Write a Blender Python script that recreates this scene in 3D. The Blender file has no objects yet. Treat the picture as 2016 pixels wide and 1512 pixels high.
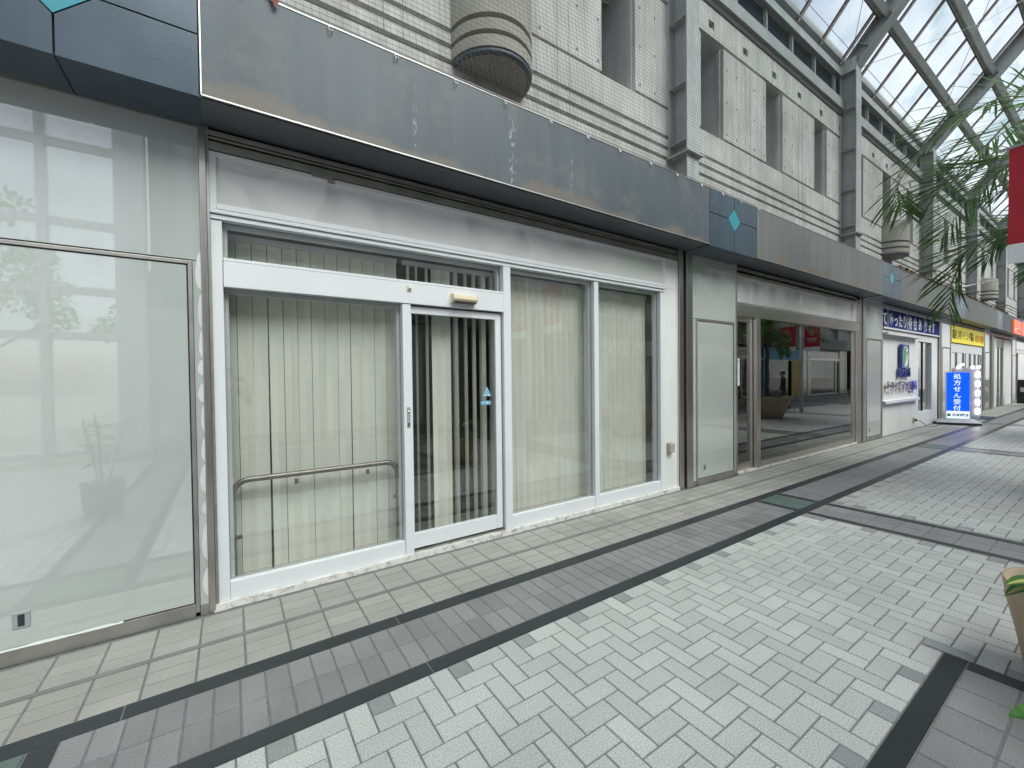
import bpy, math, random
from mathutils import Vector, Matrix
R = math.radians
random.seed(7)
S = bpy.context.scene
COL = S.collection

# ------------------------------------------------------------------ camera
cam_d = bpy.data.cameras.new("camera"); cam = bpy.data.objects.new("camera", cam_d); COL.objects.link(cam)
S.camera = cam
cam_d.sensor_width = 36.0; cam_d.lens = 826.64 / 2016 * 36.0
cam_d.clip_start = 0.05; cam_d.clip_end = 2000
def cam_matrix(yaw, pitch, roll, loc):
    cy, sy, cp, sp = math.cos(yaw), math.sin(yaw), math.cos(pitch), math.sin(pitch)
    f = Vector((sy*cp, cy*cp, sp)); r = Vector((cy, -sy, 0)); u = r.cross(f)
    r2 = math.cos(roll)*r + math.sin(roll)*u; u2 = -math.sin(roll)*r + math.cos(roll)*u
    m = Matrix.Identity(4)
    for i in range(3):
        m[i][0], m[i][1], m[i][2], m[i][3] = r2[i], u2[i], -f[i], loc[i]
    return m
cam.matrix_world = cam_matrix(R(33.803), R(-0.970), R(-0.657), (0, 0, 1.55))

# ------------------------------------------------------------------ world and sun
SUN_EL, SUN_AZ = R(54), R(165)      # overcast noon, sun behind the glass roof
W = bpy.data.worlds.new("World"); S.world = W; W.use_nodes = True
wt = W.node_tree; wt.nodes.clear()
wo = wt.nodes.new('ShaderNodeOutputWorld'); wb = wt.nodes.new('ShaderNodeBackground')
sky = wt.nodes.new('ShaderNodeTexSky'); sky.sky_type = 'NISHITA'; sky.sun_disc = False
sky.sun_elevation = SUN_EL; sky.sun_rotation = SUN_AZ; sky.air_density = 1.0; sky.dust_density = 2.0
tc = wt.nodes.new('ShaderNodeTexCoord'); nz = wt.nodes.new('ShaderNodeTexNoise')
nz.inputs['Scale'].default_value = 2.2; nz.inputs['Detail'].default_value = 6; nz.inputs['Roughness'].default_value = .6
cr = wt.nodes.new('ShaderNodeValToRGB'); cr.color_ramp.elements[0].position = .33; cr.color_ramp.elements[1].position = .62
cr.color_ramp.elements[0].color = (.12, .12, .12, 1); cr.color_ramp.elements[1].color = (.9, .9, .9, 1)
mx = wt.nodes.new('ShaderNodeMix'); mx.data_type = 'RGBA'
mx.inputs[7].default_value = (9.2, 9.55, 9.9, 1)      # bright thin cloud
wt.links.new(tc.outputs['Generated'], nz.inputs['Vector']); wt.links.new(nz.outputs['Fac'], cr.inputs['Fac'])
wt.links.new(cr.outputs['Color'], mx.inputs[0]); wt.links.new(sky.outputs['Color'], mx.inputs[6])
wt.links.new(mx.outputs[2], wb.inputs['Color']); wb.inputs['Strength'].default_value = 0.05
wt.links.new(wb.outputs[0], wo.inputs[0])
sd = bpy.data.lights.new("sun", 'SUN'); sd.energy = 3.1; sd.angle = R(44); sd.color = (1, .935, .87)
sun = bpy.data.objects.new("sun", sd); COL.objects.link(sun)
d = Vector((math.sin(SUN_AZ)*math.cos(SUN_EL), math.cos(SUN_AZ)*math.cos(SUN_EL), math.sin(SUN_EL)))
sun.rotation_euler = d.to_track_quat('Z', 'Y').to_euler(); sun.location = (0, 0, 30)

S.view_settings.view_transform = 'Standard'; S.view_settings.look = 'None'
S.view_settings.exposure = 1.48; S.view_settings.gamma = 1.0
c = S.cycles
c.max_bounces = 8; c.diffuse_bounces = 4; c.glossy_bounces = 4; c.transmission_bounces = 4
c.transparent_max_bounces = 24; c.caustics_reflective = False; c.caustics_refractive = False
c.sample_clamp_indirect = 6; c.use_denoising = True

# ------------------------------------------------------------------ materials
MATS = {}
def mat(name, col=(.5, .5, .5), rough=.6, metal=0., var=.12, vscale=3., streak=0., bump=0., bscale=60., speck=0., emit=None, espow=1.,
        coat=0., spec=.5, dirt=None, island=0., trans=0., alpha=1., brush=0., rvar=0., drip=None):
    if name in MATS: return MATS[name]
    m = bpy.data.materials.new(name); m.use_nodes = True; MATS[name] = m
    t = m.node_tree; b = t.nodes['Principled BSDF']; N = t.nodes.new; L = t.links.new
    b.inputs['Roughness'].default_value = rough; b.inputs['Metallic'].default_value = metal
    b.inputs['Coat Weight'].default_value = coat; b.inputs['Coat Roughness'].default_value = .02; b.inputs['Coat IOR'].default_value = 1.5+1.15*coat
    b.inputs['Specular IOR Level'].default_value = spec
    geo = N('ShaderNodeNewGeometry'); pos = geo.outputs['Position']
    n1 = N('ShaderNodeTexNoise'); n1.inputs['Scale'].default_value = vscale; n1.inputs['Detail'].default_value = 5; L(pos, n1.inputs['Vector'])
    cur = None
    def scale_by(cin, fac_socket, lo, hi):
        mr = N('ShaderNodeMapRange'); mr.inputs[1].default_value = .25; mr.inputs[2].default_value = .75
        mr.inputs[3].default_value = lo; mr.inputs[4].default_value = hi; L(fac_socket, mr.inputs[0])
        vm = N('ShaderNodeVectorMath'); vm.operation = 'SCALE'
        if isinstance(cin, tuple): vm.inputs[0].default_value = cin
        else: L(cin, vm.inputs[0])
        L(mr.outputs[0], vm.inputs['Scale']); return vm.outputs[0]
    cur = scale_by(tuple(col), n1.outputs['Fac'], 1-var, 1+var)
    if island:
        cur0 = N('ShaderNodeVectorMath'); cur0.operation = 'SCALE'; L(cur, cur0.inputs[0])
        mr = N('ShaderNodeMapRange'); mr.inputs[3].default_value = 1-island; mr.inputs[4].default_value = 1+island
        L(geo.outputs['Random Per Island'], mr.inputs[0]); L(mr.outputs[0], cur0.inputs['Scale']); cur = cur0.outputs[0]
    if speck:
        n2 = N('ShaderNodeTexNoise'); n2.inputs['Scale'].default_value = 170; n2.inputs['Detail'].default_value = 3; L(pos, n2.inputs['Vector'])
        cur = scale_by(cur, n2.outputs['Fac'], 1-speck, 1+speck)
    if streak:
        mp = N('ShaderNodeVectorMath'); mp.operation = 'MULTIPLY'; mp.inputs[1].default_value = (9, 9, .55); L(pos, mp.inputs[0])
        n3 = N('ShaderNodeTexNoise'); n3.inputs['Scale'].default_value = 1.; n3.inputs['Detail'].default_value = 6; L(mp.outputs[0], n3.inputs['Vector'])
        cur = scale_by(cur, n3.outputs['Fac'], 1-streak, 1+streak*.6)
    if dirt:
        n4 = N('ShaderNodeTexNoise'); n4.inputs['Scale'].default_value = dirt[1]; n4.inputs['Detail'].default_value = 8
        n4.inputs['Roughness'].default_value = .7; L(pos, n4.inputs['Vector'])
        mr = N('ShaderNodeMapRange'); mr.inputs[1].default_value = dirt[2]; mr.inputs[2].default_value = dirt[2]+.12; mr.inputs[3].default_value = 0
        mr.inputs[4].default_value = dirt[3] if len(dirt) > 3 else .7; L(n4.outputs['Fac'], mr.inputs[0])
        mm = N('ShaderNodeMix'); mm.data_type = 'RGBA'; L(mr.outputs[0], mm.inputs[0]); L(cur, mm.inputs[6]); mm.inputs[7].default_value = (*dirt[0], 1); cur = mm.outputs[2]
    if drip:
        mp = N('ShaderNodeVectorMath'); mp.operation = 'MULTIPLY'; mp.inputs[1].default_value = (5.5, 5.5, .25); L(pos, mp.inputs[0])
        na = N('ShaderNodeTexNoise'); na.inputs['Scale'].default_value = 1.; na.inputs['Detail'].default_value = 2; L(mp.outputs[0], na.inputs['Vector'])
        mp2 = N('ShaderNodeVectorMath'); mp2.operation = 'MULTIPLY'; mp2.inputs[1].default_value = (70, 70, 22); L(pos, mp2.inputs[0])
        nb_ = N('ShaderNodeTexNoise'); nb_.inputs['Scale'].default_value = 1.; nb_.inputs['Detail'].default_value = 3; L(mp2.outputs[0], nb_.inputs['Vector'])
        r1 = N('ShaderNodeMapRange'); r1.inputs[1].default_value = .655; r1.inputs[2].default_value = .675; L(na.outputs['Fac'], r1.inputs[0])
        r2 = N('ShaderNodeMapRange'); r2.inputs[1].default_value = .58; r2.inputs[2].default_value = .62; L(nb_.outputs['Fac'], r2.inputs[0])
        mu = N('ShaderNodeMath'); mu.operation = 'MULTIPLY'; L(r1.outputs[0], mu.inputs[0]); L(r2.outputs[0], mu.inputs[1])
        mm = N('ShaderNodeMix'); mm.data_type = 'RGBA'; L(mu.outputs[0], mm.inputs[0]); L(cur, mm.inputs[6]); mm.inputs[7].default_value = (.3, .32, .32, 1); cur = mm.outputs[2]
        sp = N('ShaderNodeSeparateXYZ'); L(pos, sp.inputs[0]); nc = N('ShaderNodeTexNoise'); nc.inputs['Scale'].default_value = 2.2; nc.inputs['Detail'].default_value = 7; L(pos, nc.inputs['Vector'])
        ad = N('ShaderNodeMath'); ad.operation = 'MULTIPLY_ADD'; ad.inputs[1].default_value = .5; L(nc.outputs['Fac'], ad.inputs[0]); ad.inputs[2].default_value = 3.235-.19
        su = N('ShaderNodeMath'); su.operation = 'SUBTRACT'; L(ad.outputs[0], su.inputs[0]); L(sp.outputs['Z'], su.inputs[1])
        r3 = N('ShaderNodeMapRange'); r3.inputs[1].default_value = 0; r3.inputs[2].default_value = .05; r3.inputs[4].default_value = .8; L(su.outputs[0], r3.inputs[0])
        mm = N('ShaderNodeMix'); mm.data_type = 'RGBA'; L(r3.outputs[0], mm.inputs[0]); L(cur, mm.inputs[6]); mm.inputs[7].default_value = (*drip, 1); cur = mm.outputs[2]
    L(cur, b.inputs['Base Color'])
    if rvar:
        mr = N('ShaderNodeMapRange'); mr.inputs[1].default_value = .3; mr.inputs[2].default_value = .7
        mr.inputs[3].default_value = rough-rvar; mr.inputs[4].default_value = rough+rvar; L(n1.outputs['Fac'], mr.inputs[0]); L(mr.outputs[0], b.inputs['Roughness'])
    if bump or brush:
        nb = N('ShaderNodeTexNoise'); nb.inputs['Scale'].default_value = bscale; nb.inputs['Detail'].default_value = 4
        if brush:
            mp = N('ShaderNodeVectorMath'); mp.operation = 'MULTIPLY'; mp.inputs[1].default_value = (1, 1, .03); L(pos, mp.inputs[0]); L(mp.outputs[0], nb.inputs['Vector'])
        else: L(pos, nb.inputs['Vector'])
        bp = N('ShaderNodeBump'); bp.inputs['Strength'].default_value = bump or brush; bp.inputs['Distance'].default_value = .004
        L(nb.outputs['Fac'], bp.inputs['Height']); L(bp.outputs[0], b.inputs['Normal'])
    if emit: b.inputs['Emission Color'].default_value = (*emit, 1); b.inputs['Emission Strength'].default_value = espow
    if trans:
        tr = N('ShaderNodeBsdfTranslucent'); L(cur, tr.inputs['Color']); ms = N('ShaderNodeMixShader'); ms.inputs[0].default_value = trans
        o = t.nodes['Material Output']; L(b.outputs[0], ms.inputs[1]); L(tr.outputs[0], ms.inputs[2]); L(ms.outputs[0], o.inputs[0])
    return m
def glass(name, tint=(.9, .95, .92), refl=1., painted_refl=None, veil=0., veilcol=(.8, .85, .85), rough=0., wobble=0., base=0.):
    if name in MATS: return MATS[name]
    m = bpy.data.materials.new(name); m.use_nodes = True; MATS[name] = m
    t = m.node_tree; t.nodes.clear(); N = t.nodes.new; L = t.links.new
    o = N('ShaderNodeOutputMaterial'); tr = N('ShaderNodeBsdfTransparent'); tr.inputs[0].default_value = (*tint, 1)
    if painted_refl:  # reflected trees painted into the pane tint as noise blotches
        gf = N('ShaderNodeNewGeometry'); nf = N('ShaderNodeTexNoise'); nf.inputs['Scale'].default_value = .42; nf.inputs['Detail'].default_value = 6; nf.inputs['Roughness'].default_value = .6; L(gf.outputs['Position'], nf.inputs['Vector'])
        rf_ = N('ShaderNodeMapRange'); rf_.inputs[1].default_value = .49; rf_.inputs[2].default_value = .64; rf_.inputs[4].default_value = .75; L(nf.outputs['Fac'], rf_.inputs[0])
        mf = N('ShaderNodeMix'); mf.data_type = 'RGBA'; mf.inputs[6].default_value = (*tint, 1); mf.inputs[7].default_value = (*painted_refl, 1); L(rf_.outputs[0], mf.inputs[0]); L(mf.outputs[2], tr.inputs[0])
    gl = N('ShaderNodeBsdfGlossy'); gl.inputs['Roughness'].default_value = rough; gl.inputs[0].default_value = (.97, 1, .99, 1)
    fr = N('ShaderNodeFresnel'); gb = N('ShaderNodeNewGeometry'); io = N('ShaderNodeMapRange')
    io.inputs[3].default_value = 1.52; io.inputs[4].default_value = 1/1.52; L(gb.outputs['Backfacing'], io.inputs[0]); L(io.outputs[0], fr.inputs[0])
    ml = N('ShaderNodeMath'); ml.operation = 'MULTIPLY_ADD'; ml.inputs[1].default_value = refl; ml.inputs[2].default_value = base; ml.use_clamp = True
    L(fr.outputs[0], ml.inputs[0])
    s1 = N('ShaderNodeMixShader'); L(ml.outputs[0], s1.inputs[0]); L(tr.outputs[0], s1.inputs[1]); L(gl.outputs[0], s1.inputs[2])
    if wobble:
        geo = N('ShaderNodeNewGeometry'); nz = N('ShaderNodeTexNoise'); nz.inputs['Scale'].default_value = 1.3; nz.inputs['Detail'].default_value = 1
        L(geo.outputs['Position'], nz.inputs['Vector']); bp = N('ShaderNodeBump'); bp.inputs['Strength'].default_value = wobble; bp.inputs['Distance'].default_value = .02
        L(nz.outputs['Fac'], bp.inputs['Height']); L(bp.outputs[0], gl.inputs['Normal'])
    last = s1
    if veil:
        geo2 = N('ShaderNodeNewGeometry'); nv = N('ShaderNodeTexNoise'); nv.inputs['Scale'].default_value = 1.1; nv.inputs['Detail'].default_value = 6
        L(geo2.outputs['Position'], nv.inputs['Vector'])
        mr = N('ShaderNodeMapRange'); mr.inputs[1].default_value = .3; mr.inputs[2].default_value = .7; mr.inputs[3].default_value = veil*.6; mr.inputs[4].default_value = veil*1.4
        L(nv.outputs['Fac'], mr.inputs[0])
        df = N('ShaderNodeBsdfTranslucent'); df.inputs[0].default_value = (*veilcol, 1)
        s2 = N('ShaderNodeMixShader'); L(mr.outputs[0], s2.inputs[0]); L(s1.outputs[0], s2.inputs[1]); L(df.outputs[0], s2.inputs[2]); last = s2
    L(last.outputs[0], o.inputs[0]); return m

M_conc = mat('board_marked_concrete', (.575, .565, .535), .85, var=.2, vscale=1.6, streak=.27, bump=.5, bscale=45, dirt=((.2, .19, .17), 9, .66, .6))
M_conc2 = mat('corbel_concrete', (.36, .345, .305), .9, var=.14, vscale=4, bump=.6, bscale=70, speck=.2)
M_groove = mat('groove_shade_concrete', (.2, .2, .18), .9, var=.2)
M_fascia = mat('weathered_steel_fascia', (.085, .103, .118), .5, var=.2, vscale=1.1, streak=.16, dirt=((.15, .148, .14), 2.1, .52, .55), rvar=.1, bump=.12, bscale=3, drip=(.17, .145, .12))
M_fascia2 = mat('greyed_steel_fascia', (.15, .152, .148), .5, var=.16, vscale=.9, streak=.2, dirt=((.2, .19, .17), 1.8, .58, .5), rvar=.1, drip=(.17, .13, .09))
M_blue = mat('blue_enamel_panel', (.06, .088, .115), .3, metal=.2, var=.1, vscale=1.2, streak=.15, rvar=.08)
M_teal = mat('teal_enamel', (.035, .26, .33), .3, var=.06)
M_joint = mat('dark_joint', (.05, .045, .045), .7)
M_soffit = mat('soffit_steel', (.11, .122, .13), .4, metal=.3, var=.15, vscale=1.5, dirt=((.12, .1, .08), 3, .62, .5))
M_steel = mat('brushed_stainless', (.6, .57, .53), .28, metal=1., var=.1, vscale=2., brush=.3, bscale=180)
M_steelpk = mat('polished_stainless', (.74, .67, .63), .2, metal=1., var=.08, brush=.15, bscale=150)
M_bright = mat('bright_steel_bead', (.58, .57, .55), .4, metal=.9, var=.05)
M_dirtys = mat('dull_stainless', (.44, .425, .4), .45, metal=.9, var=.2, vscale=6, dirt=((.1, .09, .08), 12, .62, .5))
M_white = mat('white_painted_aluminium', (.74, .755, .775), .38, var=.04, vscale=2, dirt=((.45, .43, .4), 18, .66, .45))
M_whitew = mat('white_wall_panel', (.78, .77, .76), .5, var=.05, streak=.04)
M_acryl = mat('white_acrylic_sign', (.76, .75, .745), .12, var=.03, coat=1., bump=.04, bscale=2)
M_frost = mat('back_painted_glass', (.51, .54, .52), .3, var=.05, vscale=.8, coat=1., spec=.8, dirt=((.36, .38, .35), 14, .72, .5))
M_sill = mat('chipped_painted_curb', (.66, .64, .61), .7, var=.12, vscale=14, dirt=((.25, .22, .18), 16, .52, .8), bump=.5)
M_galv = mat('grey_painted_steel', (.47, .485, .485), .5, metal=.2, var=.14, vscale=2.5, streak=.12, dirt=((.42, .44, .43), 5, .68, .5))
M_galvl = mat('chalky_painted_steel', (.46, .49, .48), .6, var=.12, vscale=4, streak=.15, dirt=((.2, .21, .21), 9, .64, .5))
M_gutter = mat('green_grey_gutter_steel', (.44, .465, .445), .5, metal=.2, var=.12, streak=.08)
M_rust = mat('red_oxide_gasket', (.17, .09, .085), .6, var=.2)
M_alu = mat('glazing_bar_aluminium', (.85, .77, .75), .4, metal=.0, var=.06)
M_dark = mat('dark_opening', (.03, .035, .045), .5)
M_darkwin = mat('dark_blue_window', (.025, .04, .06), .15, var=.2)
M_grout = mat('grout', (.17, .165, .17), .9, var=.2, vscale=20)
M_brick = mat('pale_granite_paver', (.455, .46, .45), .5, var=.1, vscale=1.3, speck=.5, island=.09, dirt=((.25, .25, .24), 11, .66, .5), bump=.25, bscale=160, rvar=.06)
M_brickd = mat('dark_granite_filler', (.27, .28, .275), .5, speck=.45, island=.1)
M_outer = mat('beige_granite_tile', (.315, .305, .28), .55, var=.18, vscale=1.5, speck=.28, island=.07, dirt=((.22, .2, .17), 5, .62, .45))
M_grey = mat('grey_granite_tile', (.21, .208, .208), .42, var=.2, vscale=2, speck=.4, island=.12, rvar=.08)
M_black = mat('black_granite_band', (.026, .03, .034), .4, var=.15, speck=.3, spec=.3)
M_green = mat('green_granite_tile', (.09, .135, .115), .38, var=.1, speck=.35, island=.05)
M_strip = mat('metal_joint_strip', (.22, .22, .21), .45, metal=.4, var=.15, vscale=8)
M_glass = glass('window_glass', (.985, .99, .985), 1.6, base=.03, veil=.015)
M_glassd = glass('bronze_tinted_glass', (.5, .5, .46), 1.7, base=.05)
M_roof = glass('roof_glass', (.87, .93, .95), .8, painted_refl=(.3, .5, .54), veil=.12, veilcol=(.88, .95, .98))  # dark teal tree reflections are put into the tint colour
M_vane = mat('cream_fabric_vane', (.9, .895, .79), .8, var=.03, streak=.03, trans=.08, island=.05)
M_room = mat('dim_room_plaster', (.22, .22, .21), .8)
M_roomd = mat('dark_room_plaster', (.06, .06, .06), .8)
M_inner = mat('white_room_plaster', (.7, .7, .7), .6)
M_rail = mat('worn_steel_rail', (.3, .275, .24), .42, metal=.9, var=.2, vscale=20)
M_plast = mat('cream_plastic', (.72, .62, .42), .5, var=.05)
M_plastg = mat('grey_plastic', (.35, .36, .36), .5)
M_beige = mat('beige_box_metal', (.42, .38, .3), .55)
M_blackp = mat('black_rubber', (.02, .02, .02), .6)
M_lead = mat('palm_leaflet', (.10, .19, .065), .3, var=.3, vscale=6, island=.45, trans=.4)
M_rach = mat('palm_stem', (.2, .22, .08), .5, var=.2)
M_trunk = mat('palm_trunk_fibre', (.13, .1, .075), .95, var=.3, vscale=20, bump=1, bscale=40)
M_pot = mat('buff_terracotta', (.43, .33, .23), .7, var=.12, streak=.1, bump=.2)
M_potd = mat('dark_plastic_pot', (.05, .05, .05), .45, var=.1)
M_soil = mat('potting_soil', (.05, .035, .025), 1., bump=1, bscale=50)
M_leaf = mat('broad_green_leaf', (.06, .17, .03), .35, var=.25, vscale=12, island=.25, trans=.2)
M_leafy = mat('yellow_leaf_stripe', (.5, .52, .15), .4, trans=.2)
M_banner = mat('red_banner_cloth', (.42, .02, .035), .7, var=.08, vscale=1.5, trans=.25)
M_bannerw = mat('white_banner_cloth', (.75, .76, .78), .7, trans=.25)
M_bsign = mat('navy_sign_film', (.02, .03, .2), .7, spec=.15)
M_wtxt = mat('white_lettering', (.85, .85, .85), .5)
M_ysign = mat('yellow_sign_film', (.78, .66, .02), .4, emit=(.8, .66, .02), espow=.12)
M_ktxt = mat('dark_lettering', (.05, .05, .04), .5)
M_rtxt = mat('orange_red_lettering', (.6, .09, .02), .5)
M_navy = mat('navy_lettering', (.02, .04, .22), .35)
M_greenl = mat('logo_green', (.05, .3, .08), .4)
M_lit = mat('lit_blue_acrylic', (.0, .06, .6), .3, emit=(.0, .05, .6), espow=.75)
M_litw = mat('lit_white_acrylic', (.8, .85, .95), .3, emit=(.75, .85, 1.), espow=.3)
M_led = mat('led_lamp', (1, 1, 1), .3, emit=(1, .95, 1), espow=6.)
M_orange = mat('orange_sign_acrylic', (.75, .12, .05), .35, emit=(.75, .12, .05), espow=.25)
M_tube = mat('cool_fluorescent_tube', (1, 1, 1), .3, emit=(.9, .95, 1), espow=2.5)
M_cyan = mat('cyan_sign_film', (.02, .3, .62), .35)
M_skin = mat('skin', (.5, .3, .2), .5); M_hair = mat('black_hair', (.015, .012, .01), .5)
M_suit = mat('dark_suit_cloth', (.03, .032, .035), .8); M_shirt = mat('white_shirt_cloth', (.7, .7, .7), .7)
M_net = mat('net_twine', (.09, .09, .09), .8)
M_mosaic = mat('grey_mosaic_grout', (.3, .31, .3), .8); M_mostile = mat('cream_mosaic_tile', (.85, .85, .78), .25, island=.05)

# ------------------------------------------------------------------ mesh helper
ORG = {}
def wloc(o): return ORG.get(o.name, Vector((0, 0, 0))) if o is not None else Vector((0, 0, 0))
class MB:
    def __init__(s): s.v = []; s.f = []; s.m = []; s.sm = []
    def quad(s, a, b, c, d, mi=0, smooth=False):
        n = len(s.v); s.v += [a, b, c, d]; s.f.append((n, n+1, n+2, n+3)); s.m.append(mi); s.sm.append(smooth)
    def tri(s, a, b, c, mi=0):
        n = len(s.v); s.v += [a, b, c]; s.f.append((n, n+1, n+2)); s.m.append(mi); s.sm.append(False)
    def box(s, x0, x1, y0, y1, z0, z1, mi=0):
        n = len(s.v)
        s.v += [(x0,y0,z0),(x1,y0,z0),(x1,y1,z0),(x0,y1,z0),(x0,y0,z1),(x1,y0,z1),(x1,y1,z1),(x0,y1,z1)]
        for q in ((0,3,2,1),(4,5,6,7),(0,1,5,4),(1,2,6,5),(2,3,7,6),(3,0,4,7)):
            s.f.append(tuple(n+i for i in q)); s.m.append(mi); s.sm.append(False)
        return s
    def beam(s, p, q, w, h, up=(0, 0, 1), mi=0):
        p, q = Vector(p), Vector(q); d = (q-p).normalized(); r = d.cross(Vector(up))
        if r.length < 1e-5: r = d.cross(Vector((0, 1, 0)))
        r.normalize(); u = r.cross(d).normalized(); r *= w/2; u *= h/2; n = len(s.v)
        for e in (p, q):
            for a, b in ((-1,-1),(1,-1),(1,1),(-1,1)): s.v.append(tuple(e+r*a+u*b))
        for f in ((3,2,1,0),(4,5,6,7),(0,1,5,4),(1,2,6,5),(2,3,7,6),(3,0,4,7)):
            s.f.append(tuple(n+i for i in f)); s.m.append(mi); s.sm.append(False)
        return s
    def tube(s, pts, rad, n=8, mi=0, caps=True):
        pts = [Vector(p) for p in pts]; rr = rad if isinstance(rad, (list, tuple)) else [rad]*len(pts)
        base = len(s.v); ref = None
        for i, p in enumerate(pts):
            d = (pts[min(i+1, len(pts)-1)] - pts[max(i-1, 0)]).normalized()
            if ref is None:
                ref = d.cross(Vector((0, 0, 1)))
                if ref.length < .1: ref = d.cross(Vector((0, 1, 0)))
            ref = (ref - d*ref.dot(d)).normalized(); b = d.cross(ref)
            for k in range(n):
                a = 2*math.pi*k/n; s.v.append(tuple(p + (ref*math.cos(a)+b*math.sin(a))*rr[i]))
        for i in range(len(pts)-1):
            for k in range(n):
                a = base+i*n+k; b2 = base+i*n+(k+1) % n
                s.f.append((a, b2, b2+n, a+n)); s.m.append(mi); s.sm.append(True)
        if caps:
            s.f.append(tuple(base+k for k in range(n))[::-1]); s.m.append(mi); s.sm.append(False)
            e = base+(len(pts)-1)*n; s.f.append(tuple(e+k for k in range(n))); s.m.append(mi); s.sm.append(False)
        return s
    def lathe(s, cx, cy, prof, n=32, mi=0, a0=0., a1=2*math.pi, smooth=True):
        full = abs(a1-a0-2*math.pi) < 1e-6; cnt = n if full else n+1; base = len(s.v)
        for r, z in prof:
            for k in range(cnt):
                a = a0+(a1-a0)*k/n; s.v.append((cx+r*math.cos(a), cy+r*math.sin(a), z))
        for i in range(len(prof)-1):
            for k in range(n):
                a = base+i*cnt+k; b = base+i*cnt+((k+1) % cnt if full else k+1)
                s.f.append((a, b, b+cnt, a+cnt)); s.m.append(mi); s.sm.append(smooth)
        return s
    def build(s, name, mats, parent=None, bevel=0.):
        if not isinstance(mats, (list, tuple)): mats = [mats]
        me = bpy.data.meshes.new(name); wl = wloc(parent)
        me.from_pydata([(v[0]-wl.x, v[1]-wl.y, v[2]-wl.z) for v in s.v], [], s.f)
        for m in mats: me.materials.append(m)
        me.polygons.foreach_set('material_index', s.m); me.polygons.foreach_set('use_smooth', s.sm); me.update()
        o = bpy.data.objects.new(name, me); COL.objects.link(o)
        if parent is not None: o.parent = parent
        ORG[o.name] = wl.copy()
        if bevel:
            b = o.modifiers.new('bevel', 'BEVEL'); b.width = bevel; b.segments = 2; b.limit_method = 'ANGLE'; b.harden_normals = False
        return o
def tag(o, label=None, cat=None, group=None, kind=None):
    if label: o['label'] = label
    if cat: o['category'] = cat
    if group: o['group'] = group
    if kind: o['kind'] = kind
    return o
def empty(name, loc, label=None, cat=None, group=None):
    o = bpy.data.objects.new(name, None); COL.objects.link(o); o.location = loc; o.empty_display_size = .1
    ORG[o.name] = Vector(loc); return tag(o, label, cat, group)
def copy_tree(o, parent=None):
    c2 = o.copy(); COL.objects.link(c2); c2.parent = parent
    for ch in list(o.children): copy_tree(ch, c2)
    return c2
def dup(o, loc, rz=0., label=None, group=None):
    c2 = copy_tree(o); c2.location = loc; c2.rotation_euler = (0, 0, rz); ORG[c2.name] = Vector(loc)
    if label: c2['label'] = label
    if group: c2['group'] = group
    return c2
def box(name, x0, x1, y0, y1, z0, z1, m, parent=None, bevel=0.): return MB().box(x0, x1, y0, y1, z0, z1).build(name, m, parent, bevel)
def text(name, s, x, y, z, size, m, parent, vertical=False, sx=1., bold=0., align='LEFT', rot=(90, 0, 0), depth=.003, gap=.85):
    cu = bpy.data.curves.new(name, 'FONT'); cu.body = "\n".join(s) if vertical else s; cu.size = size; cu.extrude = depth
    cu.offset = bold; cu.align_x = align; cu.space_line = gap
    cu.materials.append(m); t0 = bpy.data.objects.new('tmp_text', cu); COL.objects.link(t0); me = bpy.data.meshes.new_from_object(t0.evaluated_get(bpy.context.evaluated_depsgraph_get())); bpy.data.objects.remove(t0)
    o = bpy.data.objects.new(name, me); COL.objects.link(o); wl = wloc(parent)
    o.parent = parent; o.location = (x-wl.x, y-wl.y, z-wl.z); o.rotation_euler = tuple(R(a) for a in rot); o.scale = (sx, 1, 1)
    return o

BAY = 6.55; C0 = 5.73                       # column spacing, first full column centre
YF = 3.43                                   # shopfront plane

# ------------------------------------------------------------------ ground and paving
G = MB(); G.quad((-60, -60, -.004), (160, -60, -.004), (160, 60, -.004), (-60, 60, -.004)); tag(G.build('ground', M_grout), kind='structure')
def tile(mb, x0, x1, y0, y1, mi=0, g=.0035, bev=True):
    x0 += g; x1 -= g; y0 += g; y1 -= g
    if x1-x0 < .012 or y1-y0 < .012: return
    b = .0022; n = len(mb.v)
    mb.v += [(x0+b,y0+b,0),(x1-b,y0+b,0),(x1-b,y1-b,0),(x0+b,y1-b,0)]
    mb.f.append((n,n+1,n+2,n+3)); mb.m.append(mi); mb.sm.append(False)
    if bev:
        mb.v += [(x0,y0,-.0038),(x1,y0,-.0038),(x1,y1,-.0038),(x0,y1,-.0038)]
        for a in range(4):
            c2 = (a+1) % 4; mb.f.append((n+4+a, n+4+c2, n+c2, n+a)); mb.m.append(mi); mb.sm.append(False)
YM_ = -1.035; U = .105; HX0, HY0 = 1.143, 1.63
CROSS = [(C0-.43+BAY*k-.02, C0+.2+BAY*k-.02) for k in range(-2, 7)]
HOLE = (.06, 3.26, 2*YM_-2.05+.6, .59)
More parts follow.
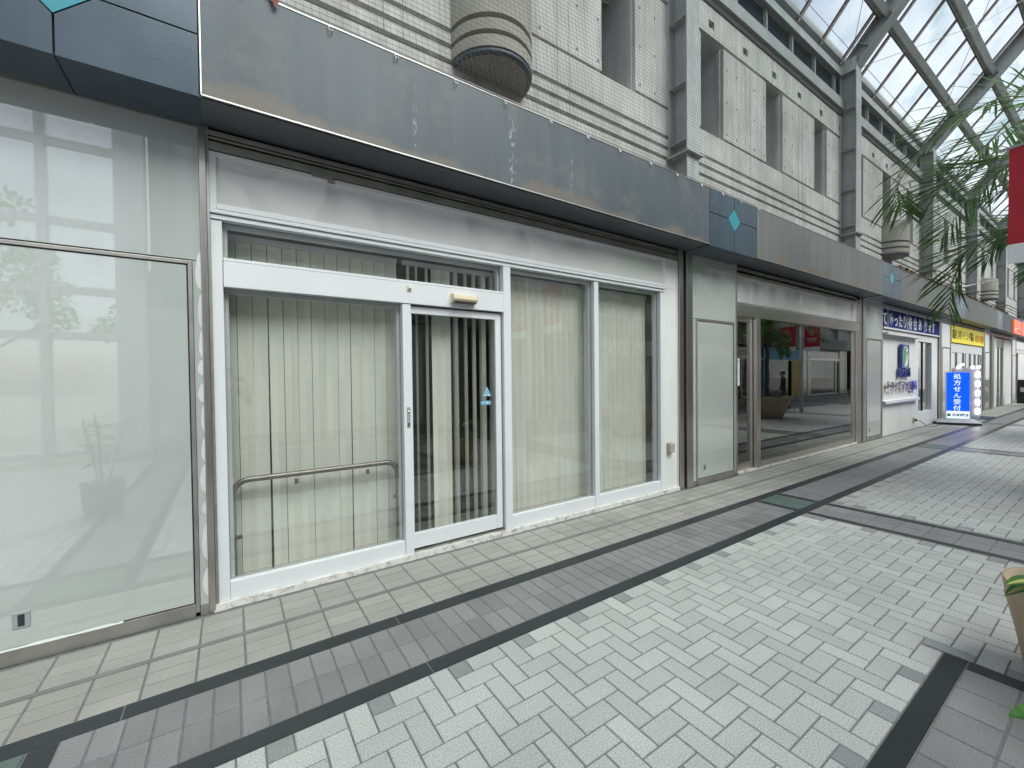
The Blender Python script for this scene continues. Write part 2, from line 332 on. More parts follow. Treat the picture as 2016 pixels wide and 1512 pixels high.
def herring(xa, xb, ya, yb, mb):
    i0, i1 = int((xa-HX0)/U)-3, int((xb-HX0)/U)+3; j0, j1 = int((ya-HY0)/U)-3, int((yb-HY0)/U)+3
    for i in range(i0, i1):
        for j in range(j0, j1):
            if (i-j) % 4: continue
            for (bx0, bx1, by0, by1) in ((i, i+2, j, j+1), (i-1, i, j, j+2)):
                X0, X1 = max(HX0+bx0*U, xa), min(HX0+bx1*U, xb); Y0, Y1 = max(HY0+by0*U, ya), min(HY0+by1*U, yb)
                if X1-X0 < .01 or Y1-Y0 < .01: continue
                hx0, hx1, hy0, hy1 = HOLE
                if X1 > hx0+.001 and X0 < hx1-.001 and Y1 > hy0+.001 and Y0 < hy1-.001:
                    best = max(((X0, min(X1, hx0), Y0, Y1), (max(X0, hx1), X1, Y0, Y1), (X0, X1, Y0, min(Y1, hy0)), (X0, X1, max(Y0, hy1), Y1)), key=lambda q: max(0, q[1]-q[0])*max(0, q[3]-q[2]))
                    X0, X1, Y0, Y1 = best
                    if X1-X0 < .01 or Y1-Y0 < .01: continue
                full = (X1-X0)*(Y1-Y0) > 1.7*U*U
                tile(mb, X0, X1, Y0, Y1, 0 if full else 1, bev=X0 < 22)
HB = MB(); YB2, YB1 = 2.05, 2.69; YM = -1.035; SQ = [(-3.2, 3.26)]
segs = []; xs = [-7.] + [v for cr_ in CROSS if cr_[0] > -7 for v in cr_] + [48.]
for a, b in zip(xs[0::2], xs[1::2]): segs.append((a, b))
LOW = 2*YM-YB2
for a, b in segs:
    if a < 3.26 and b > -3:
        herring(a, b, LOW, YB2, HB)
    elif a < 22: herring(a, b, -1.6, YB2, HB)
    else: herring(a, b, .9, YB2, HB)
tag(HB.build('herringbone_paving', [M_brick, M_brickd]), kind='structure')
OB = MB()
for side in (0, 1):
    def yy(a, b): return (a, b) if side == 0 else (2*YM-b, 2*YM-a)
    x = -7.; P = .22
    while x < (48. if side == 0 else 30):
        for k in range(3): tile(OB, x, x+P, *yy(2.69+.11*k, 2.69+.11*(k+1)), g=.0048)
        for k in range(3): tile(OB, x, x+P, *yy(3.06+.11*k, 3.06+.11*(k+1)), g=.0048)
        x += P
tag(OB.build('border_tiling', [M_outer]), kind='structure')
ST = MB(); ST.box(-7, 48, 3.022, 3.058, -.02, -.0012); ST.box(-7, 48, 2*YM-3.058, 2*YM-3.022, -.02, -.0012); tag(ST.build('expansion_joint_strip', M_strip), kind='structure')
BB = MB(); GB = MB(); RB = MB()
def strip(mb, x0, x1, y0, y1, step, alongx=True):
    p = x0 if alongx else y0; e = x1 if alongx else y1
    while p < e-.01:
        q = min(p+step, e)
        if alongx: tile(mb, p, q, y0, y1, g=.003)
        else: tile(mb, x0, x1, p, q, g=.003)
        p = q
for side in (0, 1):
    def yy(a, b): return (a, b) if side == 0 else (2*YM-b, 2*YM-a)
    strip(BB, -7, 48, *yy(2.58, 2.69), 1.31); strip(BB, -7, 48, *yy(2.05, 2.155), 1.31)
    y0, y1 = yy(2.155, 2.58); prev = -7.
    for a, b in CROSS + [(48., 48.)]:
        p = prev
        while p < a-.02:
            q = min(p+.1085, a); h = (y0+y1)/2; tile(GB, p, q, y0, h, g=.0036); tile(GB, p, q, h, y1, g=.0036); p = q
        if b > a:
            strip(BB, a, a+.085, y0, y1, 1.); strip(BB, b-.1, b, y0, y1, 1.)
            h = (a+b)/2; w = (y1-y0)/2
            for xa, xb in ((a+.085, h), (h, b-.1)): tile(RB, xa, xb, y0, y0+w, g=.003); tile(RB, xa, xb, y0+w, y1, g=.003)
        prev = b
for a, b in CROSS:
    ytop = YB2; ybot = LOW
    strip(BB, a, a+.085, ybot, ytop, 1.31, False); strip(BB, b-.1, b, ybot, ytop, 1.31, False)
    y = ybot
    while y < ytop-.01:
        q = min(y+.21, ytop); h = (a+b-.015)/2; tile(GB, a+.085, h, y, q, g=.003); tile(GB, h, b-.1, y, q, g=.003); y = q
# planter court: grey field framed in black granite
sx0, sx1, sy0, sy1 = 1.0, 3.26, LOW+.6, .59
sx0 = .06
strip(BB, sx0, sx1, sy1-.095, sy1, 3.2); strip(BB, sx0, sx1, sy0, sy0+.095, 3.2)
strip(BB, sx1-.1, sx1, sy0+.095, sy1-.095, 1.1, False); strip(BB, sx0, sx0+.1, sy0+.095, sy1-.095, 1.1, False)
y = sy1-.095
while y > sy0+.1:
    yq = max(y-.19, sy0+.095); x = sx1-.1
    while x > sx0+.11:
        q = max(x-.215, sx0+.1); tile(GB, q, x, yq, y, g=.0035); x = q
    y = yq
tag(BB.build('black_granite_bands', M_black), kind='structure'); tag(GB.build('grey_tile_bands', M_grey), kind='structure')
tag(RB.build('green_tile_patches', M_green), kind='structure')

# ------------------------------------------------------------------ concrete building with steel fascia
XA, XB = C0-2*BAY, C0+6*BAY
bd = empty('mall_building', ((XA+XB)/2, YF, 0), 'concrete upper storey over shops with blue-grey steel fascia, camera-side row seen in full', 'building')
YW = 4.0
ops = []
for k in range(-2, 6):
    cx = C0+BAY*k
    for j in range(3): ops.append((cx+.71+2.14*j, cx+.71+2.14*j+.67))
def solid_between(mb, z0, z1, y0, y1, holes, mi=0, x0=XA-.65, x1=XB+.65):
    p = x0
    for a, b in holes: mb.box(p, a, y0, y1, z0, z1, mi); p = b
    mb.box(p, x1, y0, y1, z0, z1, mi)
w = MB(); F = .055
for z0, z1 in ((3.90, 4.795), (4.85, 4.955), (5.01, 5.115), (5.17, 5.555)): w.box(XA-.65, XB+.65, YW, YW+F, z0, z1)
solid_between(w, 5.60, 7.11, YW, YW+F, ops)
# square vent holes in the top band
hol = []
for k in range(-2, 6):
    for j in range(6): h = C0+BAY*k+.94+1.083*j; hol.append((h, h+.165))
w.box(XA-.65, XB+.65, YW, YW+F, 7.17, 7.305); solid_between(w, 7.305, 7.43, YW, YW+F, hol); w.box(XA-.65, XB+.65, YW, YW+F, 7.43, 7.655)
w.box(XA-.65, XB+.65, YW, YW+F, 7.71, 7.79)
b2 = MB(); b2.box(XA-.65, XB+.65, YW+F, YW+.5, 3.9, 5.56); solid_between(b2, 5.56, 7.14, YW+F, YW+1.6, ops); solid_between(b2, 7.14, 7.29, YW+F, YW+.5, [])
b2.box(XA-.65, XB+.65, YW+.3, YW+.5, 7.29, 7.44); b2.box(XA-.65, XB+.65, YW+F, YW+.5, 7.44, 8.0)
b2.build('recessed_wall', mat('recessed_concrete', (.54, .545, .54), .85, var=.15, vscale=2, streak=.2, bump=.4, bscale=40), bd)
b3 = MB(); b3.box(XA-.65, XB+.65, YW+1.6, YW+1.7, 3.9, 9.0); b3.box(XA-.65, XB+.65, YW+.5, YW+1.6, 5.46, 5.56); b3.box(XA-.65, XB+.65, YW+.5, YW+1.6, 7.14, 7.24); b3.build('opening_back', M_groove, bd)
sm = MB()
for a, b in ops:
    for xx in (b+.70, a-.58):
        if (xx-C0) % BAY > .3: w.box(xx, xx+.006, YW-.0015, YW-.0002, 4.85, 7.1, 1)
th = w
def disc(mb, x, y, z, r, n=10):
    c0 = len(mb.v)
    for q in range(n): a = 2*math.pi*q/n; mb.v.append((x+r*math.cos(a), y, z+r*math.sin(a)))
    for q in range(n): a = 2*math.pi*q/n; mb.v.append((x+r*math.cos(a), y+.004, z+r*math.sin(a)))
    mb.f.append(tuple(c0+q for q in range(n))); mb.m.append(2); mb.sm.append(False)
    for q in range(n): mb.f.append((c0+q, c0+(q+1) % n, c0+n+(q+1) % n, c0+n+q)); mb.m.append(2); mb.sm.append(False)
for a, b in ops:
    for xx in (b+.1, b+.43, a-.44, a-.07):
        if xx < -6 or xx > 27: continue
        for zz in (5.70, 6.24, 6.79): disc(th, xx, YW-.003, zz, .02)
    for xx in (b+.25, b+1.2): disc(th, xx, YW-.003, 7.24, .014)

# opening reveal frames (pale thin strip inside right edge)
for a, b in ops: w.box(b-.022, b-.0005, YW+.06, YW+.12, 5.562, 7.138)
w.build('concrete_wall', [M_conc, M_groove, mat('tie_hole_plug', (.22, .22, .21), .95)], bd)
# corbels every second bay
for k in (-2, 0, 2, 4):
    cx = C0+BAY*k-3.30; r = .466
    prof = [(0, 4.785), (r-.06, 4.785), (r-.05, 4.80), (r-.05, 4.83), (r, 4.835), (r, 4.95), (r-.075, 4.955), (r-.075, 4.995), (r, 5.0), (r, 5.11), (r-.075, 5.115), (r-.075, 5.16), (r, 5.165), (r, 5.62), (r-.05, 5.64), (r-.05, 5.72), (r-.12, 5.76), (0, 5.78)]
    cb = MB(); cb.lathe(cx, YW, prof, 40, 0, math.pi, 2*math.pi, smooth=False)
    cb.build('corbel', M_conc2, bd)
    rm = MB(); rm.lathe(cx, YW, [(r-.052, 4.783), (r-.012, 4.79), (r-.012, 4.834), (r-.05, 4.834)], 40, 0, math.pi, 2*math.pi); rm.build('corbel_rim', mat('corbel_rim_steel', (.1, .13, .16), .5), bd)
# fascia
YS = 3.08
fb = MB(); fb.box(XA-.65, XB+.65, YS+.03, YS+.08, 3.25, 3.93); fb.box(XA-.65, XB+.65, YS+.01, 4.0, 3.93, 3.955); fb.build('fascia_backing', M_joint, bd)
for k in range(-2, 7):
    cx = C0+BAY*k+(.1 if k < 0 else 0); a, b = cx-.59, cx+.60
    m3 = MB()  # four enamel quarters round a diamond
    x0, x1, z0, z1, mx_, mz = a, b, 3.225, 3.95, (a+b)/2, (3.64 if k >= 0 else 3.575); dx, dz, j = .155, .15, .005
    def pent(pts):
        n = len(m3.v)
        for (X, Z) in pts: m3.v.append((X, YS, Z))
        for (X, Z) in pts: m3.v.append((X, YS+.03, Z))
        q = len(pts); m3.f.append(tuple(range(n, n+q))); m3.m.append(0); m3.sm.append(False)
        for i in range(q): m3.f.append((n+i, n+q+i, n+q+(i+1) % q, n+(i+1) % q)); m3.m.append(0); m3.sm.append(False)
    pent([(x0+j, z0), (mx_-j, z0), (mx_-j, mz-dz-j), (mx_-dx-j, mz-j), (x0+j, mz-j)])
    pent([(mx_+j, z0), (x1-j, z0), (x1-j, mz-j), (mx_+dx+j, mz-j), (mx_+j, mz-dz-j)])
    pent([(x0+j, mz+j), (mx_-dx-j, mz+j), (mx_-j, mz+dz+j), (mx_-j, z1), (x0+j, z1)])
    pent([(mx_+j, mz+dz+j), (mx_+dx+j, mz+j), (x1-j, mz+j), (x1-j, z1), (mx_+j, z1)])
    m3.box(x0+j, mx_-j, YS, YF, 3.215, 3.225); m3.box(mx_+j, x1-j, YS, YF, 3.215, 3.225)
    dp = m3.build('diamond_panel', M_blue, bd)
    dm = MB(); dm.v += [(mx_-dx, YS-.001, mz), (mx_, YS-.001, mz-dz), (mx_+dx, YS-.001, mz), (mx_, YS-.001, mz+dz), (mx_-dx, YS+.03, mz), (mx_, YS+.03, mz-dz), (mx_+dx, YS+.03, mz), (mx_, YS+.03, mz+dz)]
    dm.f += [(0,1,2,3), (0,4,5,1), (1,5,6,2), (2,6,7,3), (3,7,4,0)]; dm.m += [0]*5; dm.sm += [False]*5
    dm.build('diamond', M_teal, dp)
    if k < 6:
        a2 = C0+BAY*(k+1)-.59+(.1 if k+1 < 0 else 0); fp = MB(); fp.box(b+.012, a2-.004, YS, YS+.03, 3.235, 3.945); o = fp.build('fascia_panel', M_fascia if k in (-2, -1, 3) else M_fascia2, bd)
        if k == -1: o['label'] = 'blue-grey steel panel with brown rust along its lower edge'
        bead = MB(); e = .006
        bead.box(b+.006, a2-.002, YS-.004, YS+.006, 3.226, 3.234); bead.box(b+.004, b+.011, YS-.004, YS+.006, 3.235, 3.95)
        bead.box(b+.006, a2-.002, YS-.004, YS+.006, 3.947, 3.953); bead.build('fascia_bead', M_bright, bd)
so = MB(); so.box(XA-.65, XB+.65, YS+.03, YF+.02, 3.226, 3.246); so.box(XA-.65, XB+.65, YF+.02, YW+.1, 3.246, 3.3); so.build('soffit', M_soffit, bd)
jb = MB()  # the body behind: slab over the shops, roof of the concrete storey
jb.box(XA-.65, XB+.65, YF+.2, YW+6, 3.3, 3.9); jb.box(XA-.65, XB+.65, YW+.5, YW+6, 8.95, 9.1); jb.box(XA-.65, XB+.65, YW+5.6, YW+6, 0, 3.3)
jb.box(XA-.65, XB+.65, YW+5.8, YW+6, 3.9, 8.95); jb.box(XA-.65, XA-.55, YF+.2, YW+6, 0, 8.95); jb.box(XB+.55, XB+.65, YF+.2, YW+6, 0, 8.95); jb.build('floor_slab', M_groove, bd)
gt = MB(); gt.box(XA-.65, XB+.65, 3.945, YW+.05, 7.79, 7.985); gt.box(XA-.65, XB+.65, 3.93, 3.945, 7.78, 8.0); gt.build('gutter_beam', M_gutter, bd)
fl = MB(); fl.box(XA-.65, XB+.65, YW-.02, YW+.05, 7.655, 7.71); fl.build('flashing', M_joint, bd)
wn = MB(); wn.box(XA-.65, XB+.65, YW+.10, YW+.12, 7.99, 8.62); wn.build('clerestory_glass', M_darkwin, bd)
x = C0-2*BAY+.9
while x < XB: box('clerestory_mullion', x-.02, x+.02, YW+.03, YW+.095, 7.99, 8.60, M_galvl, bd); x += 1.083
ub = MB(); ub.box(XA-.65, XB+.65, YW-.02, YW+.3, 8.60, 8.64); ub.box(XA-.65, XB+.65, YW-.05, YW-.02, 8.55, 8.72); ub.box(XA-.65, XB+.65, YW+.08, YW+.3, 8.62, 8.72); ub.build('head_beam', M_gutter, bd)
# leaves caught on the ledge past the second column
lv = MB()
for i in range(900):
    x = random.uniform(12.5, 27); y = 3.05+random.random()**2*.12; z = 3.957+random.random()*.04; a = random.random()*6.3; s_ = random.uniform(.012, .03)
    v1 = Vector((math.cos(a), math.sin(a), random.uniform(-.5, .5)))*s_; v2 = Vector((-math.sin(a), math.cos(a), random.uniform(-.9, .9)))*s_*.7; c_ = Vector((x, y, z))
    lv.quad(tuple(c_-v1-v2), tuple(c_+v1-v2), tuple(c_+v1+v2), tuple(c_-v1+v2))
tag(lv.build('dead_leaves', mat('dry_leaf', (.2, .11, .07), .9, island=.5)), 'dry brown leaves heaped along the top of the steel fascia', 'leaves', kind='stuff')
lf = MB(); lf.quad((.235, 3.05, 3.98), (.26, 3.05, 3.95), (.30, 3.06, 3.985), (.27, 3.06, 4.03)); lf.quad((.255, 3.05, 3.95), (.275, 3.05, 3.9), (.30, 3.055, 3.94), (.28, 3.05, 3.97))
tag(lf.build('dead_leaf', mat('dry_leaf_red', (.25, .07, .05), .8)), 'single red-brown leaf caught on the net edge above the fascia', 'leaf')

# bird net with its rings
nt = empty('bird_net', (6, 3.2, 3.96), 'fine square-mesh bird net hung over the concrete wall', 'net')
n1 = MB(); NZ0, NZ1 = 3.965, 7.72
def ny(z): t = (z-NZ0)/(NZ1-NZ0); return 3.095+.47*t**.6
x = -2.; th_ = .0008
zs = [NZ0, 4.5, 5.3, 6.4, NZ1]
while x < 18.4:
    for za, zb in zip(zs, zs[1:]): n1.beam((x, ny(za), za), (x, ny(zb), zb), th_*1.6, th_*1.6, (0, 1, 0))
    x += .05
z = NZ0
while z < NZ1+.01: n1.beam((-2, ny(z), z), (18.4, ny(z), z), th_*2, th_*2); z += .05
n1.build('netting', M_net, nt)
x = .1
for i in range(14):
    rg = MB(); pts = [(x+.014*math.cos(a), 3.068+.012*math.sin(a), 3.925+.022*math.sin(a)) for a in [2*math.pi*q/10 for q in range(11)]]
    rg.tube(pts, .0035, 5, caps=False); rg.build('ring', M_bright, nt); x += .484+random.uniform(-.03, .03)
ln = MB(); ln.tube([(-.1, 3.07, 3.962), (6.3, 3.07, 3.962)], .003, 5); ln.build('net_wire', M_dirtys, nt)

# ------------------------------------------------------------------ steel portal frames
def ibeam(mb, p, q, depth, width, wid_axis, tf=.018, tw=.012):
    """H section from p to q, flanges face the depth direction."""
    p, q = Vector(p), Vector(q); d = (q-p).normalized(); wv = Vector(wid_axis).normalized(); dv = d.cross(wv).normalized()
    for sgn in (-1, 1):
        o = dv*(depth/2-tf/2)*sgn; mb.beam(p+o, q+o, tf, width, wid_axis) if False else _slab(mb, p+o, q+o, wv*width/2, dv*tf/2)
    _slab(mb, p, q, wv*tw/2, dv*(depth/2-tf))
def _slab(mb, p, q, a, b):
    n = len(mb.v)
    for e in (p, q):
        for s1, s2 in ((-1,-1),(1,-1),(1,1),(-1,1)): mb.v.append(tuple(e+a*s1+b*s2))
    for f in ((3,2,1,0),(4,5,6,7),(0,1,5,4),(1,2,6,5),(2,3,7,6),(3,0,4,7)):
        mb.f.append(tuple(n+i for i in f)); mb.m.append(0); mb.sm.append(False)
CXc = C0; RISE = math.tan(R(49)); YK, ZK = 3.84, 8.72; ZAP = ZK+(YK-YM)*RISE
def portal():
    pf = empty('steel_portal_frame', (CXc, YM, 0), None, 'steel frame', 'steel portal frames carrying the glass roof')
    for sg in (1, -1):
        def P_(y, z): return (CXc, YM+(y-YM)*sg, z)
        cl = MB(); ibeam(cl, P_(3.84, 4.82), P_(3.84, 8.62), .32, .31, (1, 0, 0)); co = cl.build('column', [M_galvl if False else M_galv], pf, bevel=.002)
        fr = MB(); fr.box(CXc-.155, CXc+.155, *(sorted((P_(3.6785, 0)[1], P_(3.6795, 0)[1]))), 4.83, 8.55); fr.build('flange_face', M_galvl, co)
        for zz in (5.0, 5.84, 6.79, 7.74):
            st = MB(); ys = sorted((P_(3.7, 0)[1], P_(3.98, 0)[1])); st.box(CXc-.15, CXc-.007, ys[0], ys[1], zz-.005, zz+.005); st.box(CXc+.007, CXc+.15, ys[0], ys[1], zz-.005, zz+.005); st.build('stiffener', M_galv, co)
        bp = MB(); ys = sorted((P_(3.63, 0)[1], P_(4.0, 0)[1])); bp.box(CXc-.2, CXc+.2, ys[0], ys[1], 4.795, 4.815); bp.build('base_plate', M_galvl, pf)
        ft = MB(); ys = sorted((P_(3.69, 0)[1], P_(3.99, 0)[1])); ft.box(CXc-.01, CXc+.01, ys[0], ys[1], 3.96, 4.79); ys = sorted((P_(3.69, 0)[1], P_(3.705, 0)[1])); ft.box(CXc-.14, CXc+.15, ys[0], ys[1], 3.96, 4.79); ft.build('foot', M_galvl, pf)
        rf = MB(); ibeam(rf, P_(YK, ZK), P_(YM, ZAP), .32, .29, (1, 0, 0)); ro = rf.build('rafter', M_galv, pf, bevel=.002)
        for t in (.06, .24, .47, .7, .9):
            y, z = YK+(YM-YK)*t, ZK+(ZAP-ZK)*t; dv = Vector((0, 1 if sg > 0 else -1, RISE)).cross(Vector((1, 0, 0))).normalized()*.15; q = Vector(P_(y, z)); n_ = Vector((0, -sg, RISE)).normalized(); dn = n_.cross(Vector((1, 0, 0))).normalized()
            s_ = MB()
            for e in (-1, 1): _slab(s_, q+Vector((e*.075-.0, 0, 0))-n_*.005, q+Vector((e*.075, 0, 0))+n_*.005, Vector((.068, 0, 0)), dn*.14)
            s_.build('stiffener', M_galv, ro)
        kn = MB(); q1 = Vector(P_(3.84, 8.62)); 
        kn.box(CXc-.154, CXc+.154, *sorted((P_(3.683, 0)[1], P_(3.995, 0)[1])), 8.58, 8.88); kn.build('knee_plate', M_galv, pf)
    return pf
pf0 = portal()
ordn = ['', 'first', 'second', 'third', 'fourth', 'fifth', 'sixth']
for k in range(-2, 7):
    if k == 0: o = pf0
    else: o = dup(pf0, (C0+BAY*k, YM, 0))
    o['label'] = {-2: 'steel portal frame beyond the left end, over the glazed entrance', -1: 'steel portal frame above the left white glass pillar', 0: 'steel portal frame with patched grey column nearest the camera, right of the round corbel',
                  1: 'second steel portal frame from the camera, its rafter crossing the top of the photo'}.get(k, '%s steel portal frame from the camera along the arcade' % ordn[k+1] if k+1 < 7 else 'farthest steel portal frame along the arcade')

# ------------------------------------------------------------------ glass roof
rf = empty('glass_roof', (20, YM, 9), 'pitched roof of pale blue glass on grey purlins over the arcade', 'roof')
def slope(sg, s_, off=0.):
    n = Vector((0, sg*RISE, 1)).normalized(); dn = Vector((0, -sg, RISE)).normalized()
    base = Vector((0, YM+(YK-YM)*sg, ZK)); p = base+dn*s_+n*off; return p
LS = (YK-YM)/math.cos(R(49))
XR0, XR1 = C0-2*BAY, C0+6*BAY
for sg in (1, -1):
    for s_ in (1.0, 2.1, 3.25, 4.4, 5.6, 6.8):
        p = slope(sg, s_, .0); pr = MB(); n_ = Vector((0, sg*RISE, 1)).normalized(); dn = Vector((0, -sg, RISE)).normalized()
        a, b = Vector((XR0, p.y, p.z)), Vector((XR1, p.y, p.z))
        _slab(pr, a+n_*.1, b+n_*.1, dn*.06, n_*.008); _slab(pr, a-n_*.08, b-n_*.08, dn*.06, n_*.008); _slab(pr, a+n_*.01, b+n_*.01, dn*.006, n_*.083)
        po = pr.build('purlin', M_gutter, rf); g_ = MB(); _slab(g_, a+n_*.125, b+n_*.125, dn*.075, n_*.012); g_.build('gasket', M_rust, po)
    p = slope(sg, 0); e = MB(); yy0 = YM+(4.02-YM)*sg; yy1 = YM+(3.90-YM)*sg
    e.box(XR0, XR1, *sorted((yy0, yy1)), 8.83, 9.0); e.build('eave_beam', M_gutter, rf)
    bars = MB(); edg = MB(); x = XR0+.83; n_ = Vector((0, sg*RISE, 1)).normalized(); dn = Vector((0, -sg, RISE)).normalized(); k = 0
    while x < XR1:
        a, b = slope(sg, -.02, .145), slope(sg, LS-.05, .145); a.x = b.x = x; _slab(bars, a, b, Vector((.024, 0, 0)), n_*.02)
        for e2 in (-.04, .04): a2, b2_ = a+Vector((e2, 0, 0)), b+Vector((e2, 0, 0)); _slab(edg, a2+n_*.01, b2_+n_*.01, Vector((.012, 0, 0)), n_*.014)
        x += BAY/6
    bo = bars.build('glazing_bars', M_alu, rf); edg.build('gaskets', M_rust, bo)
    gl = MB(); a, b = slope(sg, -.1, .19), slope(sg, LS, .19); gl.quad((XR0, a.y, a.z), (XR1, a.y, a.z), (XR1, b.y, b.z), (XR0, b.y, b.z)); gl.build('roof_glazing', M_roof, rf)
    tr_ = MB()
    for s_ in (.28,):
        p = slope(sg, s_, .18); tr_.tube([(XR0, p.y, p.z), (XR1, p.y, p.z)], .006, 5)
    tr_.build('drain_wire', M_galv, rf)
rd = MB(); rd.box(XR0, XR1, YM-.12, YM+.12, ZAP+.1, ZAP+.3); rd.build('ridge_cap', M_gutter, rf)
cb = MB()
for k in range(0, 5):
    x0_ = C0+BAY*k; cb.tube([(x0_+.16, 3.8, 8.75), (x0_+BAY*.5, 2.3, 10.15), (x0_+BAY-.1, .6, 12.1)], .006, 5)
    cb.tube([(x0_+BAY-.16, 3.8, 8.75), (x0_+BAY*.5, 2.2, 10.3), (x0_+.1, .6, 12.1)], .006, 5)
tag(cb.build('bracing_rods', M_galv, rf))

# ------------------------------------------------------------------ pillar cladding
def pillar(k=0):
    cx = C0; p = empty('pillar_cladding', (cx, YF, 0), None, 'pillar', 'white glass pillars between the shops')
    st = MB(); st.box(cx-.72, cx-.63, YF+.0, YF+.16, 0, 3.225); st.box(cx-.59, cx-.45, YF-.02, YF+.12, 0, 3.226); st.box(cx+.674, cx+.709, YF-.012, YF+.1, 0, 3.2255)
    st.build('steel_trim', M_steel, p, bevel=.002)
    gp = MB(); gp.box(cx-.63, cx-.59, YF+.08, YF+.1, 0, 3.225); gp.box(cx+.711, cx+.725, YF+.004, YF+.1, 0, 3.225, 1); gp.build('gap', [M_dark, M_dirtys], p)
    up = MB(); up.box(cx-.445, cx+.672, YF, YF+.05, 2.335, 3.2); up.build('upper_glass_panel', M_frost, p, bevel=.002)
    tp = MB(); tp.box(cx-.445, cx+.672, YF-.006, YF+.05, 3.2, 3.225); tp.build('head_trim', M_steel, p)
    sd_ = MB(); sd_.box(cx-.445, cx-.355, YF, YF+.05, .07, 2.33); sd_.box(cx+.627, cx+.672, YF, YF+.05, .07, 2.33); so_ = sd_.build('side_glass_panel', M_frost, p)
    if k: 
        pt = MB(); z = .12; random.seed(5)
        while z < 2.2:
            h = random.uniform(.08, .26); n = len(pt.v); q = 9; w_ = random.uniform(.016, .03)
            for i in range(q+1):
                t = i/q; xx = cx+.671-w_*(max(0, math.sin(math.pi*t))**.35)*(1+.15*math.sin(5*t)); pt.v.append((xx, YF-.0015, z+h*t)); pt.v.append((cx+.6715, YF-.0015, z+h*t))
            for i in range(q): pt.f.append((n+2*i, n+2*i+1, n+2*i+3, n+2*i+2)); pt.m.append(0); pt.sm.append(False)
            z += h+random.uniform(.0, .06)
        pt.build('peeling_film', mat('peeled_film', (.64, .625, .63), .6), so_)
    fr = MB(); fr.box(cx-.355, cx-.333, YF-.014, YF+.05, .03, 2.325); fr.box(cx+.603, cx+.625, YF-.014, YF+.05, .03, 2.325)
    fr.box(cx-.333, cx+.603, YF-.014, YF+.05, 2.303, 2.325); fr.build('door_frame', M_dirtys, p, bevel=.002)
    dr = MB(); dr.box(cx-.325, cx+.595, YF-.006, YF+.04, .095, 2.296); do = dr.build('access_door', M_frost, p, bevel=.002)
    ed = MB(); ed.box(cx-.333, cx-.326, YF, YF+.04, .09, 2.303); ed.box(cx+.596, cx+.603, YF, YF+.04, .09, 2.303); ed.build('gasket', M_blackp, do)
    lt = MB(); x0 = cx-.165; 
    lt.box(x0-.035, x0+.035, YF-.012, YF-.004, .195, .285); lo = lt.build('latch', M_plastg, do, bevel=.004); box('latch_slot', x0-.013, x0+.013, YF-.0135, YF-.011, .208, .272, M_dark, lo)
    kk = MB(); kk.box(cx-.333, cx+.603, YF-.012, YF+.05, .0, .088); kk.build('kickplate', M_dirtys, p, bevel=.002)
    kk = MB(); kk.box(cx-.445, cx-.355, YF-.006, YF+.05, 0, .07); kk.box(cx+.627, cx+.672, YF-.006, YF+.05, 0, .07); kk.build('plinth', M_dirtys, p)
    if k:
        tp2 = MB(); n_ = 26; rr_ = random.Random(4); hs = [rr_.uniform(.001, .009) for _ in range(n_+1)]
        for i in range(n_): xa, xb_ = cx-.60+.85*i/n_, cx-.60+.85*(i+1)/n_; tp2.quad((xa, YF-.0155, .088-hs[i]*.4), (xb_, YF-.0155, .088-hs[i+1]*.4), (xb_, YF-.0065, .092+hs[i+1]*.8), (xa, YF-.0065, .092+hs[i]*.8))
        tp2.build('torn_tape', mat('aged_white_tape', (.58, .58, .57), .6), do)
    bk = MB(); bk.box(cx-.6, cx+.7, YF+.13, YF+.7, 0, 3.22); bk.build('core', M_groove, p)
    return p
pl = pillar(1); pl.location = (C0-BAY, YF, 0)
pl['label'] = 'white glass-clad pillar at the left edge with peeling films beside its steel trim'
pl1 = pillar(0); pl1['label'] = 'white glass-clad pillar between the empty white shop and the bronze-glass shop'
for k, lb in ((1, 'white glass-clad pillar between the bronze-glass shop and the pharmacy wall'), (2, 'white glass-clad pillar behind the lit blue standing sign'), (3, 'white glass-clad pillar right of the yellow signboard'),
              (4, 'fifth glass-clad pillar along the row, small in the distance'), (5, 'sixth glass-clad pillar along the row'), (6, 'last glass-clad pillar of the row'), (-2, 'glass-clad pillar out past the left edge')):
    dup(pl1, (C0+BAY*k, YF, 0), label=lb)

# ------------------------------------------------------------------ empty white shop (nearest)
sh = empty('empty_shopfront', (2.4, YF, 0), 'empty shop with white frame, sliding door and cream blinds behind glass', 'shopfront')
Y0, Y1 = 3.45, 3.53
f = MB()
f.box(-.095, -.03, Y0, Y1, .045, 2.625); f.box(-.095, 4.715, Y0-.01, Y1, 2.63, 2.66); f.box(-.095, 4.715, Y0-.025, Y1, 2.665, 2.69)
f.box(-.029, 1.205, Y0, Y1, .045, .168); f.box(2.215, 2.298, Y0-.012, Y1, .045, 2.625); f.box(3.445, 3.515, Y0, Y1, .045, 2.625)
f.box(2.30, 3.443, Y0+.004, Y1, .045, .172); f.box(3.517, 4.63, Y0+.004, Y1, .045, .172); f.box(4.632, 4.705, Y0, Y1, .045, 2.625)
f.box(1.207, 1.28, Y0-.008, Y1, .045, 2.178)
f.build('frame', M_white, sh, bevel=.003)
h = MB(); h.box(-.027, 2.213, Y0-.016, Y1+.03, 2.18, 2.352); ho = h.build('door_head', M_white, sh, bevel=.003)
l1 = MB(); l1.box(-.027, 2.213, Y0-.012, Y1, 2.355, 2.376); l1.build('ledge', M_white, ho, bevel=.003)
s2 = MB(); s2.box(-.07, -.03, Y0+.01, Y1, 2.70, 3.06)
